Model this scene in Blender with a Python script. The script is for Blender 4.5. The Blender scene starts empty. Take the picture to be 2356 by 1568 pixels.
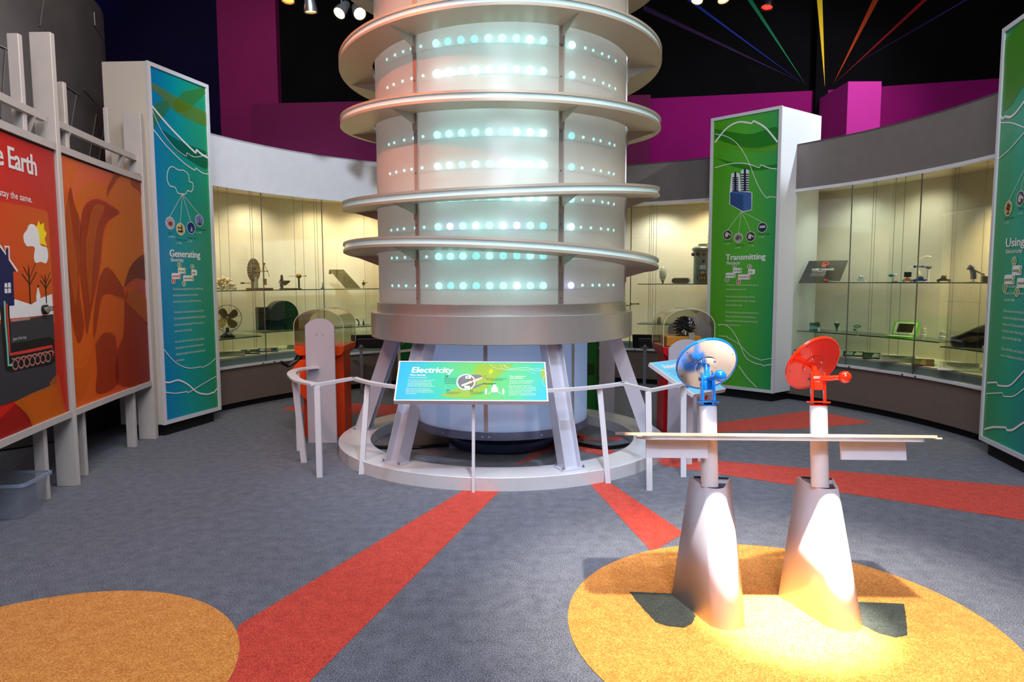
import bpy, math, random
from mathutils import Matrix, Vector
random.seed(7)
PI = math.pi
SC = bpy.context.scene
COL = SC.collection
def R(d): return math.radians(d)

# ---------------------------------------------------------------- camera, world, lights, exposure
FPX = 1575.0; PITCH = R(5.0); ROLL = R(-0.173); EYE = 1.5
cd = bpy.data.cameras.new('camera'); cam = bpy.data.objects.new('camera', cd); COL.objects.link(cam)
cd.sensor_width = 36.0; cd.lens = FPX/2356*36.0; cd.clip_start = .05; cd.clip_end = 60
cam.location = (0, 0, EYE)
cam.rotation_euler = (Matrix.Rotation(PI/2-PITCH, 4, 'X') @ Matrix.Rotation(ROLL, 4, 'Z')).to_euler()
SC.camera = cam
SC.view_settings.view_transform = 'Standard'; SC.view_settings.look = 'None'
SC.view_settings.exposure = 0.0; SC.view_settings.gamma = 1.0; SC.view_settings.use_curve_mapping = False

W = bpy.data.worlds.new('world'); SC.world = W; W.use_nodes = True
W.node_tree.nodes['Background'].inputs[0].default_value = (.55, .62, .8, 1)
W.node_tree.nodes['Background'].inputs[1].default_value = .05

def light(kind, name, loc, target, power, color, size=.1, angle=60, blend=.5, size_y=None):
    d = bpy.data.lights.new(name, kind); d.energy = power; d.color = color
    if kind == 'AREA':
        d.size = size
        if size_y: d.shape = 'RECTANGLE'; d.size_y = size_y
    else: d.shadow_soft_size = size
    if kind == 'SPOT': d.spot_size = R(angle); d.spot_blend = blend
    o = bpy.data.objects.new(name, d); COL.objects.link(o); o.location = loc
    v = Vector(target)-Vector(loc)
    o.rotation_euler = v.to_track_quat('-Z', 'Y').to_euler()
    return o
# cool skylight-like overhead light, plus warm ceiling light at the left
light('AREA', 'ceiling_panel_light', (.9, 3.0, 6.1), (.9, 4.4, 0), 200, (.72, .83, 1), 3.0)
light('AREA', 'ceiling_panel_light', (4.2, 4.2, 6.1), (3.4, 7.5, 1), 80, (1, .9, .84), 1.4)
light('AREA', 'ceiling_panel_light', (-1.8, 3.2, 6.1), (-3.2, 6.0, 1), 90, (1, .83, .7), 1.2)
light('AREA', 'front_fill_light', (.0, -1.4, 4.2), (.3, 5.0, 1.0), 170, (.78, .86, 1), 2.4)  # unseen fill from the camera side, added to brighten the fronts
# blue-white wash on header left and warm spots
light('SPOT', 'header_spotlight', (-1.0, 3.2, 5.9), (-2.6, 9.0, 2.75), 1500, (.72, .84, 1), .1, 34, .9)
light('SPOT', 'tower_orange_spotlight', (-4.2, 2.6, 5.8), (-.8, 5.4, 3.1), 1300, (1, .17, .04), .05, 22, .8)
light('SPOT', 'tower_warm_spotlight', (-3.2, 1.6, 5.9), (-.9, 5.9, .9), 420, (1, .5, .34), .08, 30, .9)
light('SPOT', 'tower_white_spotlight', (1.0, .6, 5.9), (.10, 5.2, 1.35), 380, (1, .96, .9), .1, 34, .9)
light('SPOT', 'ring_warm_spotlight', (3.2, 1.2, 5.9), (.9, 5.9, 2.6), 240, (1, .84, .55), .1, 32, .9)
light('SPOT', 'tower_foot_spotlight', (.5, 2.2, 5.9), (.3, 5.0, .1), 650, (.62, .78, 1), .1, 40, .8)
# the lamp that burns out the two reflector stands
light('SPOT', 'stand_spotlight', (1.32, 1.55, 5.6), (1.2, 2.95, .1), 2300, (1, .93, .80), .09, 30, .7)
light('SPOT', 'stand_hot_spotlight', (1.34, 1.50, 5.6), (1.24, 2.90, 0), 20000, (1, .95, .84), .06, 9, 1)
light('SPOT', 'stand_front_fill', (1.1, -1.0, 3.9), (1.2, 3.0, .6), 420, (.80, .86, 1), .15, 26, .8)  # cool fill added to brighten the cones from the front
light('SPOT', 'pylon_top_spotlight', (6.0, 6.2, 5.9), (3.5, 8.5, 3.5), 900, (.85, .95, 1), .08, 20, .5)
light('SPOT', 'left_warm_spotlight', (-.2, 2.0, 5.9), (-3.4, 6.0, 1.5), 260, (1, .8, .62), .1, 42, .9)
light('SPOT', 'added_gleam_spot', (2.6, 3.2, 5.9), (1.25, 4.7, 0), 110, (.9, .96, 1), .05, 12, .8)  # added spot, stands for light the blue disc throws on the carpet
light('SPOT', 'magenta_wall_spotlight', (5.3, 7.3, 5.6), (4.0, 11.2, 3.6), 360, (1, .8, .95), .2, 70, .9)
light('SPOT', 'magenta_pillar_spotlight', (-3.3, 7.4, 6.2), (-4.2, 11.8, 4.4), 240, (1, .75, .85), .2, 70, .9)
light('SPOT', 'blue_accent_spotlight', (-5.9, 9.2, 6.35), (-6.8, 10.9, 6.2), 90, (.1, .15, 1), .05, 60, 1)

# ---------------------------------------------------------------- geometry of the picture -> points in the room
def ray(u, v):
    x = (u-1178)/FPX; y = (784-v)/FPX
    x, y = x*math.cos(ROLL)-y*math.sin(ROLL), x*math.sin(ROLL)+y*math.cos(ROLL)
    return Vector((x, math.cos(PITCH)+y*math.sin(PITCH), -math.sin(PITCH)+y*math.cos(PITCH)))
def on_z(u, v, z=0.0):
    d = ray(u, v); t = (z-EYE)/d.z; return Vector((d.x*t, d.y*t, z))
def on_y(u, v, Y):
    d = ray(u, v); t = Y/d.y; return Vector((d.x*t, Y, d.z*t+EYE))
def on_board(M, u, v):          # local (x, y) of the board M (x right, y up, z out) under a picture point
    Mi = M.inverted(); o = Mi @ Vector((0, 0, EYE)); d = Mi.to_3x3() @ ray(u, v)
    t = -o.z/d.z; p = o+d*t; return (p.x, p.y)

# ---------------------------------------------------------------- materials
MATS = {}
def srgb(r, g, b):
    f = lambda c: (c/255/12.92) if c/255 <= .04045 else ((c/255+.055)/1.055)**2.4
    return (f(r), f(g), f(b), 1)
def mat(name, col=(128, 128, 128), rough=.5, metal=0., coat=0., emis=None, es=0., alpha=1., spec=.5, noise=0., nscale=30., bump=0., bscale=200., trans=0., ior=1.45, brushed=False):
    if name in MATS: return MATS[name]
    m = bpy.data.materials.new(name); m.use_nodes = True; nt = m.node_tree; b = nt.nodes['Principled BSDF']
    c = srgb(*col); b.inputs['Base Color'].default_value = c
    b.inputs['Roughness'].default_value = rough; b.inputs['Metallic'].default_value = metal
    b.inputs['Coat Weight'].default_value = coat; b.inputs['Specular IOR Level'].default_value = spec
    b.inputs['Alpha'].default_value = alpha; b.inputs['Transmission Weight'].default_value = trans; b.inputs['IOR'].default_value = ior
    if emis: b.inputs['Emission Color'].default_value = srgb(*emis); b.inputs['Emission Strength'].default_value = es
    if noise or bump:
        tc = nt.nodes.new('ShaderNodeTexCoord')
        mp = nt.nodes.new('ShaderNodeMapping'); nt.links.new(tc.outputs['Object'], mp.inputs[0])
        if brushed: mp.inputs['Scale'].default_value = (1, 1, .03)
    if noise:
        n = nt.nodes.new('ShaderNodeTexNoise'); n.inputs['Scale'].default_value = nscale; n.inputs['Detail'].default_value = 4
        nt.links.new(mp.outputs[0], n.inputs['Vector'])
        r = nt.nodes.new('ShaderNodeValToRGB'); nt.links.new(n.outputs['Fac'], r.inputs[0])
        r.color_ramp.elements[0].position = .3; r.color_ramp.elements[1].position = .7
        r.color_ramp.elements[0].color = tuple(x*(1-noise) for x in c[:3])+(1,)
        r.color_ramp.elements[1].color = tuple(min(1, x*(1+noise)) for x in c[:3])+(1,)
        nt.links.new(r.outputs[0], b.inputs['Base Color'])
    if bump:
        n2 = nt.nodes.new('ShaderNodeTexNoise'); n2.inputs['Scale'].default_value = bscale; n2.inputs['Detail'].default_value = 3
        nt.links.new(mp.outputs[0], n2.inputs['Vector'])
        bp = nt.nodes.new('ShaderNodeBump'); bp.inputs['Strength'].default_value = bump; bp.inputs['Distance'].default_value = .01
        nt.links.new(n2.outputs['Fac'], bp.inputs['Height']); nt.links.new(bp.outputs[0], b.inputs['Normal'])
    MATS[name] = m; return m
def grad_mat(name, stops, axis='X', rough=.35, axis2=None):
    if name in MATS: return MATS[name]
    m = bpy.data.materials.new(name); m.use_nodes = True; nt = m.node_tree; b = nt.nodes['Principled BSDF']
    b.inputs['Roughness'].default_value = rough
    tc = nt.nodes.new('ShaderNodeTexCoord'); sp = nt.nodes.new('ShaderNodeSeparateXYZ'); nt.links.new(tc.outputs['Generated'], sp.inputs[0])
    n = nt.nodes.new('ShaderNodeTexNoise'); n.inputs['Scale'].default_value = 1.6; nt.links.new(tc.outputs['Generated'], n.inputs['Vector'])
    a = nt.nodes.new('ShaderNodeMath'); a.operation = 'MULTIPLY_ADD'; a.inputs[1].default_value = .35
    nt.links.new(n.outputs['Fac'], a.inputs[0]); s = nt.nodes.new('ShaderNodeMath'); s.operation = 'SUBTRACT'; s.inputs[1].default_value = .175
    nt.links.new(sp.outputs[axis], a.inputs[2]); nt.links.new(a.outputs[0], s.inputs[0])
    r = nt.nodes.new('ShaderNodeValToRGB'); nt.links.new(s.outputs[0], r.inputs[0])
    els = r.color_ramp.elements
    while len(els) < len(stops): els.new(.5)
    for e, (p, c) in zip(els, stops): e.position = p; e.color = srgb(*c)
    nt.links.new(r.outputs[0], b.inputs['Base Color']); MATS[name] = m; return m
def film_mat(name, col, a, rough=.4):           # a print layer through which the lower print shows
    if name in MATS: return MATS[name]
    return mat(name, col, rough, alpha=a)
def glass_mat(name, tint=(235, 245, 240), refl=.08, rough=.0):
    if name in MATS: return MATS[name]
    m = bpy.data.materials.new(name); m.use_nodes = True; nt = m.node_tree; nt.nodes.clear()
    out = nt.nodes.new('ShaderNodeOutputMaterial'); mix = nt.nodes.new('ShaderNodeMixShader')
    t = nt.nodes.new('ShaderNodeBsdfTransparent'); t.inputs[0].default_value = srgb(*tint)
    g = nt.nodes.new('ShaderNodeBsdfGlossy'); g.inputs['Roughness'].default_value = rough
    lw = nt.nodes.new('ShaderNodeLayerWeight'); lw.inputs[0].default_value = .25
    mm = nt.nodes.new('ShaderNodeMath'); mm.operation = 'MULTIPLY_ADD'; mm.inputs[1].default_value = .6; mm.inputs[2].default_value = refl
    nt.links.new(lw.outputs['Fresnel'], mm.inputs[0]); nt.links.new(mm.outputs[0], mix.inputs[0])
    nt.links.new(t.outputs[0], mix.inputs[1]); nt.links.new(g.outputs[0], mix.inputs[2]); nt.links.new(mix.outputs[0], out.inputs[0])
    MATS[name] = m; return m
def frosted_mat(name, col, see, rough, gloss=.06):
    m = bpy.data.materials.new(name); m.use_nodes = True; nt = m.node_tree; nt.nodes.clear()
    out = nt.nodes.new('ShaderNodeOutputMaterial')
    d = nt.nodes.new('ShaderNodeBsdfDiffuse'); d.inputs[0].default_value = srgb(*col)
    tl = nt.nodes.new('ShaderNodeBsdfTranslucent'); tl.inputs[0].default_value = srgb(*col)
    rf = nt.nodes.new('ShaderNodeBsdfRefraction'); rf.inputs['IOR'].default_value = 1.3; rf.inputs['Roughness'].default_value = rough
    gl = nt.nodes.new('ShaderNodeBsdfGlossy'); gl.inputs['Roughness'].default_value = .22
    m1 = nt.nodes.new('ShaderNodeMixShader'); m1.inputs[0].default_value = .3
    m2 = nt.nodes.new('ShaderNodeMixShader'); m2.inputs[0].default_value = see
    m3 = nt.nodes.new('ShaderNodeMixShader'); m3.inputs[0].default_value = gloss
    L = nt.links.new
    L(d.outputs[0], m1.inputs[1]); L(tl.outputs[0], m1.inputs[2]); L(m1.outputs[0], m2.inputs[1]); L(rf.outputs[0], m2.inputs[2])
    L(m2.outputs[0], m3.inputs[1]); L(gl.outputs[0], m3.inputs[2]); L(m3.outputs[0], out.inputs[0])
    MATS[name] = m; return m
def carpet(name, c1, c2):
    m = bpy.data.materials.new(name); m.use_nodes = True; nt = m.node_tree; b = nt.nodes['Principled BSDF']; L = nt.links.new
    b.inputs['Roughness'].default_value = .95; b.inputs['Specular IOR Level'].default_value = .15
    b.inputs['Sheen Weight'].default_value = .15
    tc = nt.nodes.new('ShaderNodeTexCoord')
    n = nt.nodes.new('ShaderNodeTexNoise'); n.inputs['Scale'].default_value = 170; n.inputs['Detail'].default_value = 3; L(tc.outputs['Object'], n.inputs['Vector'])
    n2 = nt.nodes.new('ShaderNodeTexNoise'); n2.inputs['Scale'].default_value = 14; n2.inputs['Detail'].default_value = 4; L(tc.outputs['Object'], n2.inputs['Vector'])
    r = nt.nodes.new('ShaderNodeValToRGB'); r.color_ramp.elements[0].position = .36; r.color_ramp.elements[1].position = .64
    r.color_ramp.elements[0].color = srgb(*c1); r.color_ramp.elements[1].color = srgb(*c2)
    ad = nt.nodes.new('ShaderNodeMath'); ad.operation = 'MULTIPLY_ADD'; ad.inputs[1].default_value = .22; L(n2.outputs['Fac'], ad.inputs[0])
    sb = nt.nodes.new('ShaderNodeMath'); sb.operation = 'SUBTRACT'; sb.inputs[1].default_value = .11; L(n.outputs['Fac'], ad.inputs[2]); L(ad.outputs[0], sb.inputs[0])
    L(sb.outputs[0], r.inputs[0]); L(r.outputs[0], b.inputs['Base Color'])
    bp = nt.nodes.new('ShaderNodeBump'); bp.inputs['Strength'].default_value = .6; bp.inputs['Distance'].default_value = .006
    L(n.outputs['Fac'], bp.inputs['Height']); L(bp.outputs[0], b.inputs['Normal'])
    MATS[name] = m; return m

CG = carpet('carpet_grey', (60, 61, 71), (132, 134, 145))
CR = carpet('carpet_red', (168, 38, 30), (232, 84, 62))
CO = carpet('carpet_orange', (196, 108, 34), (240, 166, 80))
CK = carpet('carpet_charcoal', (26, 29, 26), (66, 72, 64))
WHITE = mat('white_paint', (214, 212, 216), .38, noise=.03, nscale=6)
WHITE2 = mat('grey_white_board', (186, 180, 190), .5, bump=.1, bscale=300)
CREAM = mat('cream_paint', (206, 196, 182), .5, bump=.08, bscale=260)
ALU = mat('brushed_aluminium', (200, 194, 188), .34, .65, noise=.025, nscale=40, brushed=True)
ALUP = mat('painted_aluminium', (176, 168, 156), .4, .25, noise=.04, nscale=20)
STEEL = mat('steel', (150, 150, 152), .3, .9, noise=.05)
GREYP = mat('grey_laminate', (112, 98, 88), .55, noise=.05, nscale=20)
GREYH = mat('header_grey', (116, 108, 104), .6, noise=.05, nscale=8)
WHITEH = mat('header_white', (214, 210, 210), .55, noise=.03, nscale=8)
BLACK = mat('matt_black', (10, 10, 12), .7, noise=.2)
BLACKG = mat('gloss_black', (14, 14, 16), .3, noise=.2)
DARKM = mat('dark_grey_metal', (92, 86, 84), .5, .35, noise=.15, nscale=3)
CASEW = mat('case_cream_lining', (226, 216, 196), .7, noise=.03, nscale=5)
GLASS = glass_mat('case_glass', (243, 247, 243), .04)
ACRY = glass_mat('clear_acrylic', (236, 236, 228), .07)
SHELFG = glass_mat('shelf_glass', (232, 244, 236), .05)
SHELFE = mat('shelf_glass_edge', (20, 62, 44), .15, spec=.8)
ORANGE = mat('orange_enamel', (240, 74, 14), .35, noise=.04, nscale=5)
ORANGED = mat('orange_panel', (206, 58, 12), .4, noise=.05, nscale=5)
REDE = mat('red_enamel', (190, 14, 18), .3, noise=.04)
GREENE = mat('green_enamel', (8, 110, 20), .4, noise=.06)
BLUEG = mat('blue_gloss', (20, 118, 220), .16, coat=.6, noise=.04)
REDG = mat('red_gloss', (236, 44, 14), .18, coat=.6, noise=.04)
MIRR = mat('mirror_steel', (214, 208, 200), .17, 1., noise=.04, nscale=6)
SILVER = mat('silver_tube', (222, 220, 228), .28, .15, noise=.02)
LILAC = mat('cone_satin_paint', (206, 202, 216), .36, coat=.2, noise=.02, nscale=8)
CHROME = mat('chrome', (220, 220, 222), .12, 1., noise=.02)
WHITEINK = mat('white_print', (236, 234, 232), .5, noise=.02)
CREAMINK = mat('cream_print', (222, 226, 200), .5, noise=.02)
BLACKINK = mat('black_print', (22, 26, 24), .5, noise=.1)
MAG = mat('magenta_paint', (140, 8, 104), .8, spec=.2, noise=.08, nscale=2)
MAGD = mat('plum_paint', (104, 6, 70), .8, noise=.08, nscale=2)
NAVY = mat('navy_paint', (10, 7, 40), .8, spec=.1, noise=.1, nscale=2)
BLACKW = mat('black_wall_paint', (11, 12, 13), .85, spec=.06, noise=.2, nscale=2)

# ---------------------------------------------------------------- mesh builder
class MB:
    def __init__(s, M=None): s.v = []; s.f = []; s.mi = []; s.M = M or Matrix(); s.k = 0
    def add(s, vs, fs, M=None):
        n = len(s.v); T = s.M @ M if M is not None else s.M
        s.v += [T @ Vector(p) for p in vs]; s.f += [tuple(i+n for i in f) for f in fs]; s.mi += [s.k]*len(fs); return s
    def box(s, x0, x1, y0, y1, z0, z1, M=None):
        return s.add([(x0,y0,z0),(x1,y0,z0),(x1,y1,z0),(x0,y1,z0),(x0,y0,z1),(x1,y0,z1),(x1,y1,z1),(x0,y1,z1)],
                     [(3,2,1,0),(4,5,6,7),(0,1,5,4),(1,2,6,5),(2,3,7,6),(3,0,4,7)], M)
    def hexa(s, b, t):      # two quads of four corners
        return s.add(list(b)+list(t), [(3,2,1,0),(4,5,6,7),(0,1,5,4),(1,2,6,5),(2,3,7,6),(3,0,4,7)])
    def prism(s, poly, z0, z1, M=None):
        n = len(poly); vs = [(x, y, z0) for x, y in poly]+[(x, y, z1) for x, y in poly]
        a = sum(poly[i][0]*poly[(i+1) % n][1]-poly[(i+1) % n][0]*poly[i][1] for i in range(n))
        fs = [tuple(range(n-1, -1, -1)), tuple(range(n, 2*n))]+[(i, (i+1) % n, n+(i+1) % n, n+i) for i in range(n)]
        if a < 0: fs = [tuple(reversed(f)) for f in fs]
        return s.add(vs, fs, M)
    def loft(s, rings, cap=True, closed=True):
        n = len(rings[0]); vs = [p for r in rings for p in r]; fs = []
        for k in range(len(rings)-1):
            for i in range(n if closed else n-1):
                j = (i+1) % n; fs.append((k*n+i, k*n+j, (k+1)*n+j, (k+1)*n+i))
        if cap: fs += [tuple(range(n-1, -1, -1)), tuple(range((len(rings)-1)*n, len(rings)*n))]
        return s.add(vs, fs)
    def cyl(s, p0, p1, r0, r1=None, n=16, cap=True):
        r1 = r0 if r1 is None else r1; p0 = Vector(p0); p1 = Vector(p1); d = (p1-p0).normalized()
        u = d.orthogonal().normalized(); w = d.cross(u)
        rg = [[p+(u*math.cos(2*PI*i/n)+w*math.sin(2*PI*i/n))*r for i in range(n)] for p, r in ((p0, r0), (p1, r1))]
        return s.loft(rg, cap)
    def tube(s, pts, r, n=8):
        pts = [Vector(p) for p in pts]; rg = []; u = None
        for i, p in enumerate(pts):
            d = (pts[min(i+1, len(pts)-1)]-pts[max(i-1, 0)]).normalized()
            u = d.orthogonal().normalized() if u is None else (u-d*u.dot(d)).normalized()
            w = d.cross(u); rr = r[i] if isinstance(r, (list, tuple)) else r
            rg.append([p+(u*math.cos(2*PI*k/n)+w*math.sin(2*PI*k/n))*rr for k in range(n)])
        return s.loft(rg)
    def lathe(s, prof, n=32, M=None, cx=0, cy=0):
        rg = [[(cx+r*math.cos(2*PI*i/n), cy+r*math.sin(2*PI*i/n), z) for i in range(n)] for r, z in prof]
        vs = [p for r in rg for p in r]; fs = []
        for k in range(len(prof)-1):
            for i in range(n): j = (i+1) % n; fs.append((k*n+i, k*n+j, (k+1)*n+j, (k+1)*n+i))
        if prof[0][0] > 1e-5: fs.append(tuple(range(n-1, -1, -1)))
        if prof[-1][0] > 1e-5: fs.append(tuple(range((len(prof)-1)*n, len(prof)*n)))
        return s.add(vs, fs, M)
    def ball(s, c, r, n=14, sq=(1, 1, 1)):
        prof = [(r*math.sin(PI*k/n), -r*math.cos(PI*k/n)) for k in range(n+1)]
        return s.lathe([(max(a, 1e-6), b) for a, b in prof], n*2, Matrix.Translation(c) @ Matrix.Diagonal((*sq, 1)))
    def poly(s, pts, z=0, M=None): # flat print
        a = sum(pts[i][0]*pts[(i+1) % len(pts)][1]-pts[(i+1) % len(pts)][0]*pts[i][1] for i in range(len(pts)))
        if a < 0: pts = pts[::-1]
        return s.add([(x, y, z) for x, y in pts], [tuple(range(len(pts)))], M)
    def disc(s, x, y, r, z=0, n=24, ry=None):
        ry = ry or r; return s.poly([(x+r*math.cos(2*PI*i/n), y+ry*math.sin(2*PI*i/n)) for i in range(n)], z)
    def ribbon(s, pts, w, z=0):
        vs = []; n = len(pts)
        for i, (x, y) in enumerate(pts):
            a = pts[max(i-1, 0)]; b = pts[min(i+1, n-1)]; dx, dy = b[0]-a[0], b[1]-a[1]; l = math.hypot(dx, dy) or 1
            nx, ny = -dy/l*w/2, dx/l*w/2; vs += [(x+nx, y+ny, z), (x-nx, y-ny, z)]
        return s.add(vs, [(2*i+1, 2*i+3, 2*i+2, 2*i) for i in range(n-1)])
    def arc(s, c, a0, a1, rin, rout, z0, z1, n=None, rf=None):   # curved slab round c; angle from +Y to +X in degrees
        n = n or max(2, int(abs(a1-a0)/2.5)); rg = []
        for i in range(n+1):
            a = a0+(a1-a0)*i/n; q = rf(a) if rf else 0; si, co = math.sin(R(a)), math.cos(R(a))
            rg.append([(c[0]+(q+r)*si, c[1]+(q+r)*co, z) for r, z in ((rin, z0), (rout, z0), (rout, z1), (rin, z1))])
        return s.loft(rg)
    def build(s, name, m, parent=None, smooth=40, bevel=0):
        me = bpy.data.meshes.new(name); me.from_pydata([tuple(v) for v in s.v], [], s.f)
        for x in (m if isinstance(m, (list, tuple)) else [m]): me.materials.append(x)
        if isinstance(m, (list, tuple)): me.polygons.foreach_set('material_index', s.mi)
        me.update()
        if smooth: me.shade_smooth(); me.set_sharp_from_angle(angle=R(smooth))
        o = bpy.data.objects.new(name, me); COL.objects.link(o)
        if parent: o.parent = parent
        if bevel:
            b = o.modifiers.new('bevel', 'BEVEL'); b.width = bevel; b.segments = 2; b.limit_method = 'ANGLE'; b.angle_limit = R(50)
        return o
def tag(o, label, cat, group=None):
    o['label'] = label; o['category'] = cat
    if group: o['group'] = group
    return o
def thing(name, label, cat, loc=(0, 0, 0), rz=0, group=None):
    o = bpy.data.objects.new(name, None); COL.objects.link(o); o.empty_display_size = .1
    o.location = loc; o.rotation_euler = (0, 0, rz); return tag(o, label, cat, group)
def struct(o): o['kind'] = 'structure'; return o
def frame(o, ex, ey):        # board matrix: x along ex, y along ey, z outward
    ex = Vector(ex).normalized(); ey = Vector(ey).normalized(); ez = ex.cross(ey)
    M = Matrix((ex, ey, ez)).transposed().to_4x4(); M.translation = Vector(o); return M
_tm = {}
def text_mesh(string, size, bold=0.0, space=1.0, line=1.0):
    cu = bpy.data.curves.new('t', 'FONT'); cu.body = string; cu.size = size; cu.resolution_u = 2; cu.offset = bold*size
    cu.space_character = space; cu.space_line = line
    ob = bpy.data.objects.new('t', cu); COL.objects.link(ob)
    dg = bpy.context.evaluated_depsgraph_get(); me = bpy.data.meshes.new_from_object(ob.evaluated_get(dg))
    vs = [(v.co.x, v.co.y) for v in me.vertices]; fs = [tuple(p.vertices) for p in me.polygons]
    bpy.data.objects.remove(ob); bpy.data.curves.remove(cu); bpy.data.meshes.remove(me); return vs, fs
def add_text(mb, string, x, y, size, z=.003, bold=0, sx=1.0, shear=0, space=1., align='l', line=1., width=None):
    vs, fs = text_mesh(string, size, min(bold, .008), space, line)
    if not vs: return
    x0 = min(v[0] for v in vs); x1 = max(v[0] for v in vs)
    if width: sx = width/(x1-x0)
    off = {'l': x0, 'c': (x0+x1)/2, 'r': x1}[align]
    for i, k in enumerate([0] if bold < .012 else [0, -1, 1]):      # heavier letters: the same glyphs side by side
        mb.add([(x+(a-off)*sx+b*shear+k*bold*size*.75, y+b, z+.00015*i) for a, b in vs], fs)
def smooth_pts(pts, n=8):
    out = []; P = [pts[0]]+list(pts)+[pts[-1]]
    for i in range(1, len(P)-2):
        for k in range(n):
            t = k/n; p0, p1, p2, p3 = P[i-1:i+3]
            out.append(tuple(.5*((2*p1[j])+(-p0[j]+p2[j])*t+(2*p0[j]-5*p1[j]+4*p2[j]-p3[j])*t*t+(-p0[j]+3*p1[j]-3*p2[j]+p3[j])*t**3) for j in range(len(p1))))
    return out+[tuple(pts[-1])]

# ================================================================ SETTING
def carpet_floor():
    m = MB(); m.poly([(-9, -1.5), (9, -1.5), (9, 12.6), (-9, 12.6)], 0)
    m.k = 1
    def st(px, z=.0015): m.poly([tuple(on_z(u, v)[:2]) for u, v in px], z)
    st([(1161, 1118), (1082, 1118), (549, 1438), (500, 1620), (660, 1620)])
    st([(1350, 1105), (1396, 1105), (1575, 1226), (1500, 1270)])
    m.poly([(1.20, 5.80), (1.22, 5.47), (3.123+1, 4.065-.51), (3.599+1.2, 4.704-.25)], .0015)
    m.poly([(2.218-.9, 7.077-.4), (2.092-1.0, 6.627-.1), (3.01, 6.853), (3.80, 7.12), (3.484, 7.834)], .0015)
    m.poly([(-2.76, 8.02), (-2.45, 7.80), (-1.0, 7.52), (-1.1, 8.15), (-1.9, 8.35), (-2.587, 8.242)], .0015)
    # stripes that cross inside the ring
    st([(1180, 1072), (1222, 1058), (1345, 1000), (1260, 985), (1215, 1050)], .0018)
    st([(1320, 1022), (1392, 1030), (1460, 1052), (1455, 1062), (1340, 1038)], .0018)
    st([(1310, 1003), (1350, 1003), (1358, 1012), (1430, 1003), (1430, 1012), (1320, 1014)], .0018)
    m.k = 2
    m.poly([(1.167+.9246*math.cos(2*PI*i/96), 2.867+.9246*math.sin(2*PI*i/96)) for i in range(96)], .003)
    m.poly([(-1.886+.8146*math.cos(2*PI*i/96), 2.406+.8146*math.sin(2*PI*i/96)) for i in range(96)], .003)
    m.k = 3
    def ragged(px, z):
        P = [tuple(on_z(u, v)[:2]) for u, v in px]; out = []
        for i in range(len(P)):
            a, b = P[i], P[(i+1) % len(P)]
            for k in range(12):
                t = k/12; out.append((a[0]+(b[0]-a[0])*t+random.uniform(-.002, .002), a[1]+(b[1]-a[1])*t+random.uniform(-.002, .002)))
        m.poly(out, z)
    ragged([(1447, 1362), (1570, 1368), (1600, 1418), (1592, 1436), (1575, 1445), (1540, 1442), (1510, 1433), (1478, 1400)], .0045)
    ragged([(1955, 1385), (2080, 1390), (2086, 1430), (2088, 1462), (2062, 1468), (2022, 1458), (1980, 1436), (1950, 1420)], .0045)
    o = m.build('floor', [CG, CR, CO, CK], smooth=0); struct(o)
carpet_floor()

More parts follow.
